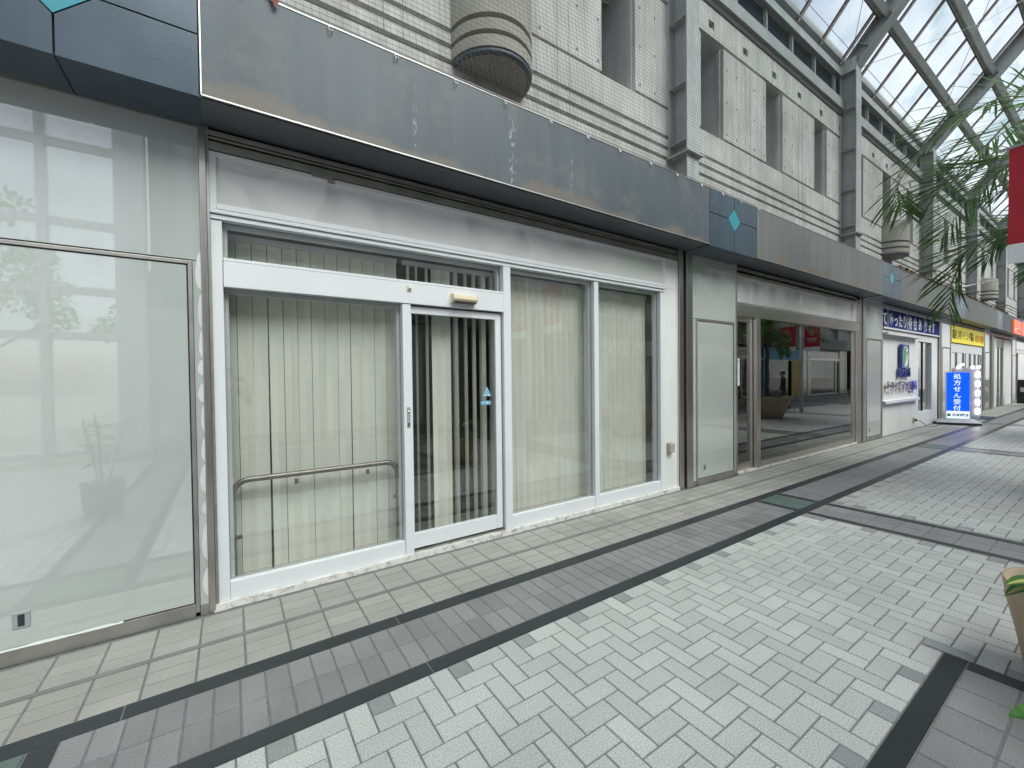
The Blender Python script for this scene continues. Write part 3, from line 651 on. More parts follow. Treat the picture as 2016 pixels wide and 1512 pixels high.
fs = MB(); fs.box(-.095, -.055, Y0-.012, Y1, 2.695, 3.075); fs.box(4.705, 4.74, Y0-.012, Y1, 2.695, 3.075); fs.box(-.054, 4.704, Y0-.02, Y1, 2.695, 2.73); fs.box(-.054, 4.704, Y0-.012, Y1, 3.045, 3.075)
sgn = empty('blank_signboard', (2.3, Y0, 2.7)); sgn.parent = sh; sgn.location = (2.3-2.4, Y0-YF, 2.7)
fs.build('sign_frame', M_white, sgn, bevel=.002); an = MB(); nx, nzz = 60, 4   # slightly wavy acrylic sheet
random.seed(3); ph = [random.uniform(0, 6) for _ in range(6)]
def wav(x, z): return .006*math.sin(1.7*x+ph[0])*math.sin(5*z+ph[1])+.005*math.sin(3.9*x+ph[2])+.002*math.sin(7*x+9*z+ph[3])
for i in range(nx):
    for j in range(nzz*3):
        xa, xb_ = -.055+4.76*i/nx, -.055+4.76*(i+1)/nx; za, zb = 2.728+.32*j/(nzz*3), 2.728+.32*(j+1)/(nzz*3)
        an.quad(*[(xx, Y0+.004+wav(xx, zz), zz) for xx, zz in ((xa, za), (xb_, za), (xb_, zb), (xa, zb))], smooth=True)
an.build('sign_face', M_acryl, sgn); import bmesh
o = bpy.data.objects['sign_face']; bm_ = bmesh.new(); bm_.from_mesh(o.data); bmesh.ops.remove_doubles(bm_, verts=bm_.verts, dist=1e-5); bm_.to_mesh(o.data); bm_.free()
hd = MB(); hd.box(-.12, 5.0, YF-.005, Y1, 3.175, 3.205); hd.box(-.12, 5.0, YF+.008, Y1, 3.155, 3.168); hd.box(-.12, 5.0, YF+.012, Y1, 3.085, 3.14); hd.build('steel_head', M_dirtys, sh, bevel=.002)
hb = MB(); hb.box(-.12, 5.0, YF+.045, Y1, 3.07, 3.22); hb.build('head_gap', M_joint, sh)
cl = MB(); cl.box(.53, .68, YF+.002, YF+.03, 3.062, 3.083); cl.box(.64, .69, YF-.005, YF+.02, 3.045, 3.062); cl.build('shutter_catch', M_dirtys, sh)
wp = MB(); wp.box(4.707, 5.0, Y0+.008, Y1, .045, 2.69); wp.box(4.742, 5.0, Y0+.008, Y1, 2.692, 3.08); wp.build('side_panel', M_whitew, sh, bevel=.002)
wj = MB(); wj.box(4.985, 4.997, Y0-.004, Y0+.006, .05, 3.07); wj.build('corner_bead', M_white, sh)
sl = MB()
N_ = 90; prof = []
for i in range(N_+1):
    x = -.12+5.12*i/N_; j = random.uniform(-.004, .004); prof.append((x, YF-.01+j, .046+random.uniform(-.003, .002)))
for i in range(N_):
    a, b = prof[i], prof[i+1]; sl.quad((a[0], a[1], 0), (b[0], b[1], 0), (b[0], b[1]+.006, b[2]), (a[0], a[1]+.006, a[2])); sl.quad((a[0], a[1]+.006, a[2]), (b[0], b[1]+.006, b[2]), (b[0], Y1+.1, .046), (a[0], Y1+.1, .046))
sl.build('threshold_curb', M_sill, sh)
gk = MB(); gk.box(1.28, 2.215, YF+.03, YF+.1, .0465, .06); gk.build('door_track', M_dirtys, sh)
# windows
YG = 3.505
for (xa, xb_, za, zb, nm, lb) in ((-.03, 1.207, .168, 2.18, 'window_pane', 'pane'), (-.03, 2.215, 2.376, 2.63, 'transom_pane', None), (2.298, 3.445, .172, 2.63, 'window_pane', None), (3.515, 4.632, .172, 2.63, 'window_pane', None)):
    box(nm, xa+.001, xb_-.001, YG, YG+.006, za+.001, zb-.001, M_glass, sh)
gs = MB()
for (xa, xb_, za, zb) in ((-.03, 1.207, .168, 2.18), (-.03, 2.215, 2.376, 2.63), (2.298, 3.445, .172, 2.63), (3.515, 4.632, .172, 2.63)):
    e = .006; yq = YG-.008
    gs.box(xa, xa+e, yq, YG-.001, za, zb); gs.box(xb_-e, xb_, yq, YG-.001, za, zb); gs.box(xa+e, xb_-e, yq, YG-.001, za, za+e); gs.box(xa+e, xb_-e, yq, YG-.001, zb-e, zb)
    # deep inner frame, grey green in the photo
    e = .028; gs.box(xa, xa+e, YG+.008, YG+.06, za, zb, 1); gs.box(xb_-e, xb_, YG+.008, YG+.06, za, zb, 1); gs.box(xa+e, xb_-e, YG+.008, YG+.06, zb-e, zb, 1)
gs.build('glazing_gasket', [mat('grey_gasket', (.3, .33, .32), .6), M_white], sh)
dd = MB(); dd.box(2.135, 2.198, Y0+.02, Y0+.065, .075, 2.165); dd.box(1.282, 2.134, Y0+.02, Y0+.065, 2.105, 2.165); dd.box(1.282, 2.134, Y0+.02, Y0+.065, .075, .205); dd.box(1.2815, 1.30, Y0+.03, Y0+.065, .206, 2.104)
do = dd.build('sliding_door', M_white, sh, bevel=.003); box('door_glass', 1.30, 2.134, Y0+.04, Y0+.046, .206, 2.104, M_glass, do)
box('door_shadow_gap', 1.281, 2.214, Y0+.03, Y0+.07, 2.166, 2.179, M_dark, sh)
hn = MB(); hn.box(1.232, 1.262, Y0-.012, Y0-.006, 1.13, 1.305); ho2 = hn.build('lock_plate', M_plastg, sh, bevel=.003); hh = MB(); hh.lathe(0, 0, [(0, 0), (.009, 0), (.009, .006), (0, .006)], 12); 
hh.v = [(1.247+v[0], Y0-.0125-v[2], 1.265+v[1]) for v in hh.v]; hh.build('keyhole', M_steelpk, ho2); box('finger_pull', 1.239, 1.255, Y0-.014, Y0-.011, 1.14, 1.17, M_steelpk, ho2)
# warning stickers on the glass
def poly(mb, pts, y, mi=0, dep=.0012):
    n = len(mb.v); q = len(pts)
    for X, Z in pts: mb.v.append((X, y, Z))
    for X, Z in pts: mb.v.append((X, y+dep, Z))
    mb.f.append(tuple(range(n, n+q))); mb.m.append(mi); mb.sm.append(False)
    for i in range(q): mb.f.append((n+i, n+q+i, n+q+(i+1) % q, n+(i+1) % q)); mb.m.append(mi); mb.sm.append(False)
M_stb = mat('sticker_blue', (.05, .32, .5), .4); M_stw = mat('sticker_white', (.75, .8, .82), .4)
sk = MB(); yk = Y0+.037; poly(sk, [(1.99, 1.365), (2.095, 1.365), (2.043, 1.465)], yk, 0); poly(sk, [(2.003, 1.372), (2.082, 1.372), (2.043, 1.448)], yk-.0015, 1)
poly(sk, [(2.037, 1.385), (2.049, 1.385), (2.051, 1.43), (2.035, 1.43)], yk-.003, 0); poly(sk, [(2.037, 1.374), (2.049, 1.374), (2.049, 1.382), (2.037, 1.382)], yk-.003, 0)
poly(sk, [(2.016, 1.385), (2.028, 1.385), (2.028, 1.405), (2.016, 1.405)], yk-.003, 0); poly(sk, [(2.058, 1.385), (2.07, 1.385), (2.07, 1.405), (2.058, 1.405)], yk-.003, 0)
tag(sk.build('door_sticker', [M_stb, M_stw]), 'blue and white warning triangle sticker on the sliding door glass', 'sticker')
sk = MB(); poly(sk, [(1.965, 1.305), (1.985, 1.325), (2.085, 1.325), (2.085, 1.283), (1.985, 1.283)], yk, 0); poly(sk, [(1.985, 1.315), (2.078, 1.315), (2.078, 1.293), (1.985, 1.293)], yk-.0015, 1)
for xx in (1.992, 2.02, 2.052): poly(sk, [(xx, 1.298), (xx+.018, 1.298), (xx+.018, 1.31), (xx, 1.31)], yk-.003, 0)
tag(sk.build('door_sticker', [M_stb, M_stw]), 'small blue arrow-shaped sticker just under the warning triangle', 'sticker')
# sensor, bell, outlet
se = empty('door_sensor', (1.77, Y0-.016, 2.22), 'cream plastic motion sensor over the sliding door', 'sensor')
sm_ = MB(); pr = [(0, .0), (-.05, .012), (-.062, .03), (-.055, .07), (0, .075)]; n = len(sm_.v)
for xx in (1.65, 1.89):
    for yy_, zz in pr: sm_.v.append((xx, Y0-.017+yy_, 2.222+zz))
q = len(pr)
for i in range(q): sm_.f.append((i, i+q, (i+1) % q+q, (i+1) % q))
sm_.f += [tuple(range(q))[::-1], tuple(range(q, 2*q))]; sm_.m += [0]*(q+2); sm_.sm += [False]*(q+2)
sm_.build('housing', M_plast, se, bevel=.004); box('lens', 1.675, 1.875, Y0-.066, Y0-.03, 2.219, 2.232, M_blackp, se)
bl = empty('door_bell', (1.27, Y0-.016, 2.28), 'tiny round cream call button left of the door sensor', 'button')
box('plate', 1.245, 1.285, Y0-.022, Y0-.017, 2.285, 2.33, M_plast, bl); kb = MB(); kb.lathe(0, 0, [(0, 0), (.016, 0), (.013, .014), (0, .018)], 14); kb.v = [(1.268+v[0], Y0-.022-v[2], 2.308+v[1]) for v in kb.v]; kb.build('knob', M_whitew, bl)
ob = empty('outlet_box', (4.81, Y0, .51), 'beige weatherproof socket box low on the white wall right of the windows', 'socket')
box('back_plate', 4.755, 4.865, Y0-.004, Y0+.007, .52, .66, M_beige, ob); box('cover', 4.762, 4.858, Y0-.05, Y0-.005, .53, .652, M_beige, ob, .008)

# interior of the shop: a dim room
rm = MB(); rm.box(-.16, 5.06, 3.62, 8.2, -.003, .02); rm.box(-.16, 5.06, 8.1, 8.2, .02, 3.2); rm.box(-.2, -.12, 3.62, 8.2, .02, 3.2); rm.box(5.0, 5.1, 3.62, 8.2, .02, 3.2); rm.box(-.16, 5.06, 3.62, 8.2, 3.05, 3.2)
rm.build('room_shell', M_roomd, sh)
wd_ = MB(); wd_.box(4.82, 4.98, 3.62, 5.6, .02, 3.04); wd_.build('inner_partition', mat('beige_partition', (.6, .56, .44), .7), sh)

# vertical blinds
def vanes(name, xs, z0, z1, label, yc=3.66):
    b = empty(name, ((xs[0][0]+xs[-1][0])/2, yc, z0), label, 'blind')
    mb = MB()
    for x, ang, wv in xs:
        a = R(ang); dx, dy = math.cos(a)*wv/2, math.sin(a)*wv/2; bw = random.uniform(-.004, .004); zz_ = [z0, z0+.055] + [z0+(z1-z0)*q/5 for q in range(1, 6)]; nseg = 6
        # slight curl across the fabric, sway towards the hem
        for i in range(nseg):
            za, zb = zz_[i], zz_[i+1]; sa, sb = bw*(1-i/nseg)*2, bw*(1-(i+1)/nseg)*2
            for (u0, u1) in ((-1, 0), (0, 1)):
                c0_, c1_ = .011*(1-u0*u0), .011*(1-u1*u1)
                pt = lambda u, c_, z, s_: (x+dx*u-math.sin(a)*c_+s_, yc+dy*u+math.cos(a)*c_, z)
                mb.quad(pt(u0, c0_, za, sa), pt(u1, c1_, za, sa), pt(u1, c1_, zb, sb), pt(u0, c0_, zb, sb), 1 if i == 0 else 0, smooth=True)
    mb.build('slats', [M_vane, mat('blind_hem_pocket', (.6, .57, .44), .8)], b); tr = MB(); tr.box(xs[0][0]-.05, xs[-1][0]+.05, yc-.02, yc+.02, z1, z1+.04); tr.build('track', M_white, b)
    cd = MB(); pp = [(x, yc+.012, z0+.012) for x, a, w_ in xs]; fine = []
    for p_, q_ in zip(pp, pp[1:]): fine += [p_, ((p_[0]+q_[0])/2, yc+.012, z0-.012)]
    fine.append(pp[-1]); cd.tube(fine, .0018, 4); cd.build('chain', M_bannerw, b)
    return b
random.seed(11)
L1 = [(-.005+.099*i+.0, random.uniform(-6, -4.5), .0945) for i in range(13)]
vanes('vertical_blind', L1, .075, 2.56, 'closed cream vertical blind behind the left window and guard rail')
dx_ = [(1.335, 87, .09), (1.414, 82, .09), (1.512, 85, .09), (1.605, -8, .092), (1.70, -14, .092), (1.80, 95, .1), (1.91, 86, .09), (2.0, 88, .09), (2.10, 102, .1), (2.20, 90, .09), (2.26, 94, .09)]
vanes('vertical_blind', dx_, .09, 2.56, 'cream vertical blind half open on a dark room behind the sliding door')
vanes('vertical_blind', [(2.36+.088*i, random.uniform(-7, -5), .0872) for i in range(13)], .09, 2.56, 'closed cream vertical blind right of the sliding door')
vanes('vertical_blind', [(3.53+.084*i, -34 if i < 2 else random.uniform(-8, -5), .0835) for i in range(13)], .09, 2.56, 'closed cream vertical blind stopping short of the dark gap, far right window')

gr = empty('guard_rail', (.56, 3.56, 0), 'bent steel tube guard rail across the left shop window', 'rail')
def arc_pts(cx, cz, r, a0, a1, y, n=7): return [(cx+r*math.cos(R(a0+(a1-a0)*i/n)), y, cz+r*math.sin(R(a0+(a1-a0)*i/n))) for i in range(n+1)]
yr = 3.555
rp = [(-.005, yr, .05)] + [(-.005, yr, .5)] + arc_pts(.095, .735, .1, 180, 90, yr) + [(.5, yr, .835)] + arc_pts(1.08, .735, .1, 90, 0, yr) + [(1.18, yr, .5), (1.18, yr, .05)]
tb = MB(); tb.tube(rp, .021, 12); tb.build('tube', M_rail, gr)
for xx, zz in ((.4, .79), (.93, .79), (.03, .45), (1.155, .55)): bk_ = MB(); bk_.box(xx-.014, xx+.014, yr-.004, yr+.004, zz-.032, zz+.008 if zz > .6 else zz); bk_.build('bracket', M_rail, gr, bevel=.002)

# ------------------------------------------------------------------ bronze-glass shop (second bay), reused further on
def bronze(cx):
    s = empty('glass_shopfront', (cx, YF, 0), None, 'shopfront', 'bronze glass shopfronts with steel frames')
    a, b = cx-2.55, cx+2.55
    st = MB(); st.box(a, b, YF-.0, YF+.12, 2.455, 2.625); st.build('header', M_steelpk, s, bevel=.003)
    st = MB(); st.box(a, b, YF+.0, YF+.12, 2.625, 2.66); st.box(a, b, YF+.0, YF+.1, 3.08, 3.11); st.box(a, b, YF+.01, YF+.1, 3.15, 3.2); st.build('steel_head', M_dirtys, s)
    box('sign_face', a, b-.1, YF+.03, YF+.06, 2.662, 3.078, M_acryl, s)
    fm = MB(); fm.box(a, a+.03, YF+.02, YF+.12, .03, 2.454); fm.box(a+.5, a+.56, YF+.06, YF+.12, .03, 2.454); fm.box(a+.58, a+.70, YF+.0, YF+.12, .0, 2.454)
    fm.box(a+.701, b-.33, YF+.01, YF+.1, .03, .13); fm.box(b-.33, b-.22, YF+.03, YF+.1, .03, 2.454); fm.box(b-.2, b-.0, YF+.01, YF+.12, .0, 3.2); fm.box(a+.03, a+.5, YF+.06, YF+.1, .03, .14); fm.box(a+.03, a+.5, YF+.06, YF+.1, 2.38, 2.454)
    fm.build('frame', M_steel, s, bevel=.003)
    box('door_glass', a+.031, a+.499, YF+.08, YF+.088, .141, 2.379, M_glassd, s)
    for i in range(3):
        w_ = (b-.33-(a+.701))/3; box('window_pane', a+.701+w_*i+.001, a+.701+w_*(i+1)-.003, YF+.05, YF+.06, .131, 2.453, M_glassd, s)
    th = MB(); th.box(a, b-.2, YF-.015, YF+.2, 0, .028); th.build('threshold', M_sill, s)
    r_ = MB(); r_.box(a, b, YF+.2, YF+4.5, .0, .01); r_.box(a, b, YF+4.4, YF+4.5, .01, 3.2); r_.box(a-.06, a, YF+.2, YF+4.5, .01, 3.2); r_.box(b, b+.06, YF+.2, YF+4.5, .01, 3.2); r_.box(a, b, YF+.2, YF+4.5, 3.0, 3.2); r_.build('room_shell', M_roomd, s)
    return s
BR = bronze(C0+BAY/2+.02); BR['label'] = 'vacant bronze-glass shopfront with pinkish steel header, second shop from the left'
pp = empty('paper_notice', (6.54, 3.48, 1.4), 'white paper notice taped inside the bronze shop glass door', 'notice')
box('sheet', 6.50, 6.66, 3.500, 3.502, 1.37, 1.80, M_stw, pp)
for i in range(7): box('print', 6.52, 6.63 - .02*(i % 3), 3.4985, 3.4995, 1.75-.05*i, 1.765-.05*i, M_stb if i % 3 == 1 else M_plastg, pp)

# ------------------------------------------------------------------ pharmacy wall (third bay)
a, b = C0+BAY+.75, C0+2*BAY-.72
ph_ = empty('pharmacy_shopfront', ((a+b)/2, YF, 0), 'white rendered pharmacy front with raised letters and a tall window', 'shopfront')
box('wall', a, 16.1, YF+.03, YF+.2, .0, 2.6, M_whitew, ph_); wr = MB(); wr.box(16.1, b, YF+.03, YF+.2, .0, .42); wr.box(16.1, b, YF+.03, YF+.2, 2.42, 2.6); wr.box(17.45, b, YF+.03, YF+.2, .42, 2.42); wr.build('window_surround', M_white, ph_)
box('window_pane', 16.1, 17.45, YF+.1, YF+.108, .42, 2.42, M_glass, ph_)
wm = MB(); wm.box(16.75, 16.79, YF+.08, YF+.13, .42, 2.42); wm.build('window_mullion', M_blackp, ph_)
bx = MB(); bx.box(a, b, YF+.0, YF+.06, 3.13, 3.2); bx.box(a, b, YF+.0, YF+.06, 3.16, 3.17); bx.box(b, b+.12, YF-.01, YF+.12, 0, 3.2); bx.build('steel_head', M_steel, ph_)
hr = MB(); hr.box(a, 15.85, YF-.06, YF+.03, .83, .86); hr.box(a, 15.85, YF-.06, YF-.04, .79, .83); hr.build('hand_shelf', M_white, ph_, bevel=.004)
lt = MB(); lt.box(a, 15.8, YF-.1, YF+.02, 2.47, 2.52); lt.build('light_cove', M_inner, ph_)
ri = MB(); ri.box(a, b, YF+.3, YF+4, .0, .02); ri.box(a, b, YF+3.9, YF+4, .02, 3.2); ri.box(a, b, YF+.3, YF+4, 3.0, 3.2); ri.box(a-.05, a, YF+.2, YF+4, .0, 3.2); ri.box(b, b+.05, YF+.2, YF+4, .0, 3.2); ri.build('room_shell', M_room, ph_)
def shelves(cx, x0, x1, y, cat_label, seed):
    s = empty('display_shelf', (cx, y, 0), cat_label, 'shelf'); rr = random.Random(seed)
    m = MB()
    for i in range(6): m.box(x0, x1, y, y+.35, .3+.36*i, .32+.36*i)
    m.build('shelf_boards', M_inner, s)
    goods = [MB() for _ in range(4)]
    for i in range(6):
        x = x0+.02
        while x < x1-.08:
            w_ = rr.uniform(.04, .11); g_ = goods[rr.randrange(4)]; g_.box(x, x+w_-.006, y+.03, y+.2, .322+.36*i, .322+.36*i+rr.uniform(.1, .26)); x += w_
    for g_, c_ in zip(goods, ((.5, .04, .04), (.6, .62, .6), (.04, .1, .35), (.03, .03, .03))): g_.build('goods', mat('package_%d' % int(c_[0]*100+c_[2]*10), c_, .5, island=.2), s)
shelves(16.9, 16.15, 17.6, 4.1, 'shelves of red, white and navy packages behind the pharmacy window', 1)
# navy signboard with white characters
sb = empty('navy_signboard', (15.4, YF, 2.62), 'long navy signboard with white characters above the pharmacy wall', 'sign')
fr_ = MB(); fr_.box(a, b, YF-.02, YF+.02, 2.62, 2.66); fr_.box(a, b, YF-.02, YF+.02, 3.09, 3.125); fr_.build('sign_frame', M_white, sb)
box('sign_face', a, b, YF-.012, YF+.02, 2.66, 3.09, M_bsign, sb)
for xx in (13.32, 14.86, 16.42): box('divider', xx, xx+.025, YF-.018, YF-.0125, 2.661, 3.089, M_white, sb)
for i, ch in enumerate('?ゆったり待合あります'): 
    xs_ = [12.95, 13.42, 13.78, 14.14, 14.5, 14.95, 15.4, 15.86, 16.32+.12, 16.85, 17.22]
    if ch == '?': ch = 'て'
    text('lettering', ch, xs_[i]+.0, YF-.014, 2.73, .36, M_wtxt, sb, sx=.95, bold=.008)
# raised logo and letters
lg = empty('pharmacy_logo', (14.5, YF, 1.65), 'navy rectangle with green and white round emblem standing off the pharmacy wall', 'sign')
box('plate', 14.25, 14.85, YF-.06, YF+.0, 1.66, 2.27, M_navy, lg, .004)
el = MB(); poly(el, [(14.55+.22*math.cos(2*math.pi*i/28), 1.965+.27*math.sin(2*math.pi*i/28)) for i in range(28)], YF-.0625, 0); el.build('emblem_disc', M_wtxt, lg)
el = MB(); poly(el, [(14.55+.2*math.cos(R(75+180*i/16)), 1.965+.25*math.sin(R(75+180*i/16))) for i in range(17)], YF-.065, 0); poly(el, [(14.6, 1.85), (14.66, 1.85), (14.66, 2.1), (14.6, 2.1)], YF-.065, 0); poly(el, [(14.66, 1.97), (14.72, 1.99), (14.72, 2.08), (14.66, 2.1)], YF-.065, 0); el.build('emblem_leaf', M_greenl, lg)
text('wall_lettering', '日本調剤', 14.08, YF-.02, 1.46, .25, M_navy, None, sx=1.0, bold=.006, depth=.02)
tag(bpy.data.objects['wall_lettering'], 'short row of raised navy characters under the round emblem', 'lettering', 'raised letters on the pharmacy wall')
o = text('wall_lettering', '六甲アイランド薬局', 13.2, YF-.02, 1.1, .27, M_steelpk, None, sx=1.02, bold=.006, depth=.02)
tag(o, 'long row of raised silver characters above the hand shelf', 'lettering', 'raised letters on the pharmacy wall')
sc = empty('wall_socket', (15.6, YF+.03, .2), 'small brown wall socket with a black lead at the foot of the pharmacy wall', 'socket')
box('socket_plate', 15.58, 15.7, YF+.005, YF+.03, .16, .3, M_beige, sc); box('plug', 15.66, 15.74, YF-.03, YF+.005, .2, .26, M_blackp, sc)
cdm = MB(); cdm.tube([(15.72, YF-.03, .22), (15.85, YF-.07, .2), (16.1, YF-.15, .05), (16.5, YF-.2, .006), (17.3, YF-.2, .006), (18.0, YF-.28, .006), (18.35, YF-.4, .03)], .008, 6); tag(cdm.build('power_lead', M_blackp), 'black power lead running along the ground to the blue standing sign', 'cable')

# ------------------------------------------------------------------ drugstore (fourth bay)
a, b = C0+2*BAY+.75, C0+3*BAY-.72
dg = empty('drugstore_shopfront', ((a+b)/2, YF, 0), 'white-framed drugstore glass front under the yellow signboard', 'shopfront')
fm = MB(); fm.box(a, b, YF+.02, YF+.1, 2.2, 2.5); fm.box(a, b, YF+.02, YF+.1, 0, .12)
for xx in (a, a+1.0, a+2.05, a+2.3, a+3.1, a+3.9, a+4.6, b-.1): fm.box(xx, xx+.1, YF+.02, YF+.1, .12, 2.2)
fm.build('frame', M_white, dg, bevel=.003); box('window_pane', a, b, YF+.05, YF+.056, .121, 2.199, M_glass, dg)
fm = MB(); fm.box(a, b, YF-.0, YF+.1, 3.12, 3.2); fm.box(b, b+.12, YF-.01, YF+.12, 0, 3.2); fm.build('steel_head', M_dirtys, dg)
ri = MB(); ri.box(a, b, YF+.3, YF+4, .0, .02); ri.box(a, b, YF+3.9, YF+4, .02, 3.2); ri.box(a, b, YF+.3, YF+4, 3.0, 3.2); ri.box(a-.05, a, YF+.2, YF+4, .0, 3.2); ri.box(b, b+.05, YF+.2, YF+4, .0, 3.2); ri.build('room_shell', M_room, dg)
shelves(21, a+.1, a+2.2, 4.5, 'shelves of packages behind the left drugstore glass', 2); shelves(23.5, a+2.4, b-.2, 4.3, 'shelves of packages behind the right drugstore glass', 3)
yb_ = empty('yellow_signboard', ((a+b)/2, YF, 2.55), 'yellow signboard with black and red characters over the drugstore', 'sign')
box('sign_face', a, b, YF-.02, YF+.02, 2.53, 3.08, M_ysign, yb_); text('lettering', '調剤 六甲アイランド薬局', a+.06, YF-.022, 2.68, .33, M_ktxt, yb_, sx=.86, bold=.004); text('lettering', '処方せん受付', a+3.5, YF-.022, 2.68, .3, M_rtxt, yb_, sx=.84, bold=.004)
# ------------------------------------------------------------------ further bays
a, b = C0+3*BAY+.75, C0+4*BAY-.72
do5 = empty('entrance_shopfront', ((a+b)/2, YF, 0), 'narrow entrance front with white posts past the drugstore', 'shopfront')
fm = MB(); fm.box(a, a+.5, YF-.04, YF+.3, 0, 3.05, 1); fm.box(a+.55, a+1.3, YF, YF+.2, 0, 3.0); fm.box(a+3.0, b, YF, YF+.2, 0, 3.0); fm.box(a+1.3, a+3.0, YF+.02, YF+.1, 2.6, 3.0, 1); fm.box(a+2.1, a+2.16, YF+.02, YF+.1, 0, 2.6, 1); fm.box(a, b, YF, YF+.2, 3.05, 3.2, 1)
fm.build('frame', [M_whitew, M_dirtys], do5); box('door_glass', a+1.31, a+2.99, YF+.05, YF+.056, .0, 2.6, M_glassd, do5); box('room_shell', a, b, YF+3.8, YF+4, 0, 3.2, M_room, do5)
o = dup(BR, (C0+4.5*BAY+.02, YF, 0), label='distant bronze-glass shopfront, fifth gap between pillars'); dup(BR, (C0+5.5*BAY+.02, YF, 0), label='farthest bronze-glass shopfront on the right-hand row')
dup(BR, (C0-1.5*BAY+.02, YF, 0), label='bronze-glass shopfront beyond the left white pillar')
og = empty('orange_sign', (29.3, YS, 3.1), 'orange-red illuminated sign panels on the far fascia', 'sign')
box('sign_face', 28.2, 30.2, YS-.06, YS-.005, 3.2, 3.8, M_orange, og); box('sign_face', 30.4, 33.2, YS-.06, YS-.005, 3.2, 3.8, M_orange, og)
wv_ = MB(); wv_.tube([(28.25+.19*i, YS-.066, 3.3+.12*math.sin(i*.35)) for i in range(11)], .02, 5); wv_.build('wave_stripe', M_wtxt, og)
ab = empty('menu_board', (29.6, 2.75, 0), 'black A-frame menu board at the far right edge', 'board')
for sg in (-1, 1):
    m = MB(); n = 0; m.beam((29.5+.22*sg, 2.72, .02), (29.5+.03*sg, 2.72, 1.15), .7, .03, (0, 1, 0)) if False else None
    m.v += [(29.5+.25*sg, 2.4, .1), (29.5+.25*sg, 3.05, .1), (29.5+.03*sg, 3.05, 1.16), (29.5+.03*sg, 2.4, 1.16), (29.53+.25*sg, 2.4, .1), (29.53+.25*sg, 3.05, .1), (29.53+.03*sg, 3.05, 1.16), (29.53+.03*sg, 2.4, 1.16)]
    m.f += [(0,1,2,3), (4,7,6,5), (0,4,5,1), (1,5,6,2), (2,6,7,3), (3,7,4,0)]; m.m += [0]*6; m.sm += [False]*6; m.build('board_panel', M_blackp, ab)
box('notice_card', 29.33, 29.345, 2.5, 2.95, .62, .82, M_wtxt, ab)
pole = empty('banner_rod', (17.9, YS, 3.96), 'thin steel rod slanting out over the fascia near the palm fronds', 'rod')
rp_ = MB(); rp_.tube([(17.9, 3.1, 4.02), (20.6, 2.55, 4.5)], .014, 6); rp_.build('rod', M_dirtys, pole)

# ------------------------------------------------------------------ lit standing sign, LED frame, mat
ss = empty('standing_sign', (17.4, 3.02, 0), 'lit blue standing sign with white vertical characters on a wheeled base', 'sign')
# faces back along the arcade towards the viewer
SX, SY = 17.75, 2.97; rz = R(-70)
def lp(u, v, z):  # u along sign width, v depth (towards viewer negative)
    return (SX+u*math.cos(rz)-v*math.sin(rz), SY+u*math.sin(rz)+v*math.cos(rz), z)
def lbox(mb, u0, u1, v0, v1, z0, z1):
    n = len(mb.v); mb.v += [lp(u0,v0,z0), lp(u1,v0,z0), lp(u1,v1,z0), lp(u0,v1,z0), lp(u0,v0,z1), lp(u1,v0,z1), lp(u1,v1,z1), lp(u0,v1,z1)]
    for q in ((0,3,2,1),(4,5,6,7),(0,1,5,4),(1,2,6,5),(2,3,7,6),(3,0,4,7)): mb.f.append(tuple(n+i for i in q)); mb.m.append(0); mb.sm.append(False)
m = MB(); lbox(m, -.25, .25, -.07, .07, .16, 1.55); cab = m.build('cabinet', M_white, ss, bevel=.006)
m = MB(); lbox(m, -.235, .235, -.074, -.0705, .40, 1.53); m.build('lit_panel', M_lit, ss)
m = MB(); lbox(m, -.235, .235, -.074, -.0705, .18, .398); m.build('lit_panel', M_litw, ss)
for i, ch in enumerate('処方せん受付'):
    p = lp(-.1, -.0755, 1.365-.186*i); text('lettering', ch, p[0], p[1], p[2]-.01, .165, M_litw, ss, rot=(90, 0, -70), bold=.002)
p = lp(-.12, -.0755, .255); text('lettering', '日本調剤', p[0], p[1], p[2], .083, M_navy, ss, rot=(90, 0, -70), bold=.003)
m = MB(); lbox(m, -.22, -.15, -.078, -.0745, .245, .32); m.build('emblem', M_greenl, ss)
m = MB(); n = 0
lo_, hi_ = [(-.48, -.28), (.48, -.28), (.48, .28), (-.48, .28)], [(-.36, -.13), (.36, -.13), (.36, .13), (-.36, .13)]
for (u, v) in lo_: m.v.append(lp(u, v, .07))
for (u, v) in hi_: m.v.append(lp(u, v, .16))
m.f += [(0,3,2,1), (4,5,6,7)] + [(i, (i+1) % 4, (i+1) % 4+4, i+4) for i in range(4)]; m.m += [0]*6; m.sm += [False]*6; m.build('base', mat('grey_moulded_plastic', (.36, .38, .4), .5), ss, bevel=.008)
m = MB(); lbox(m, -.45, .45, -.26, .26, .045, .07); m.build('base_tray', M_blackp, ss)
for (u, v) in ((-.42, -.24), (.42, -.24), (.42, .24), (-.42, .24)):
    m = MB(); m.tube([lp(u-.015, v, .032), lp(u+.015, v, .032)], .032, 12); m.build('wheel', M_blackp, ss)
ls = empty('led_board', (18.0, 2.98, 0), 'tall board edged with glaring white lamp clusters behind the blue sign', 'sign')
SX2, SY2 = SX, SY; SX, SY = 18.25, 2.95
m = MB(); lbox(m, -.22, .36, -.04, .04, .1, 1.66); m.build('board', mat('grey_board', (.35, .36, .4), .4), ls)
for (u, z) in [(-.1, 1.69), (-.02, 1.76), (.2, 1.69), (.32, 1.69)] + [(.31, 1.5-.27*i) for i in range(5)] + [(.31, 1.41-.27*i) for i in range(5)]:
    p = lp(u, -.06, z); m = MB(); m.lathe(p[0], p[1], [(0, p[2]-.032), (.03, p[2]-.02), (.04, p[2]), (.03, p[2]+.02), (0, p[2]+.032)], 12); m.build('lamp', M_led, ls)
SX, SY = SX2, SY2
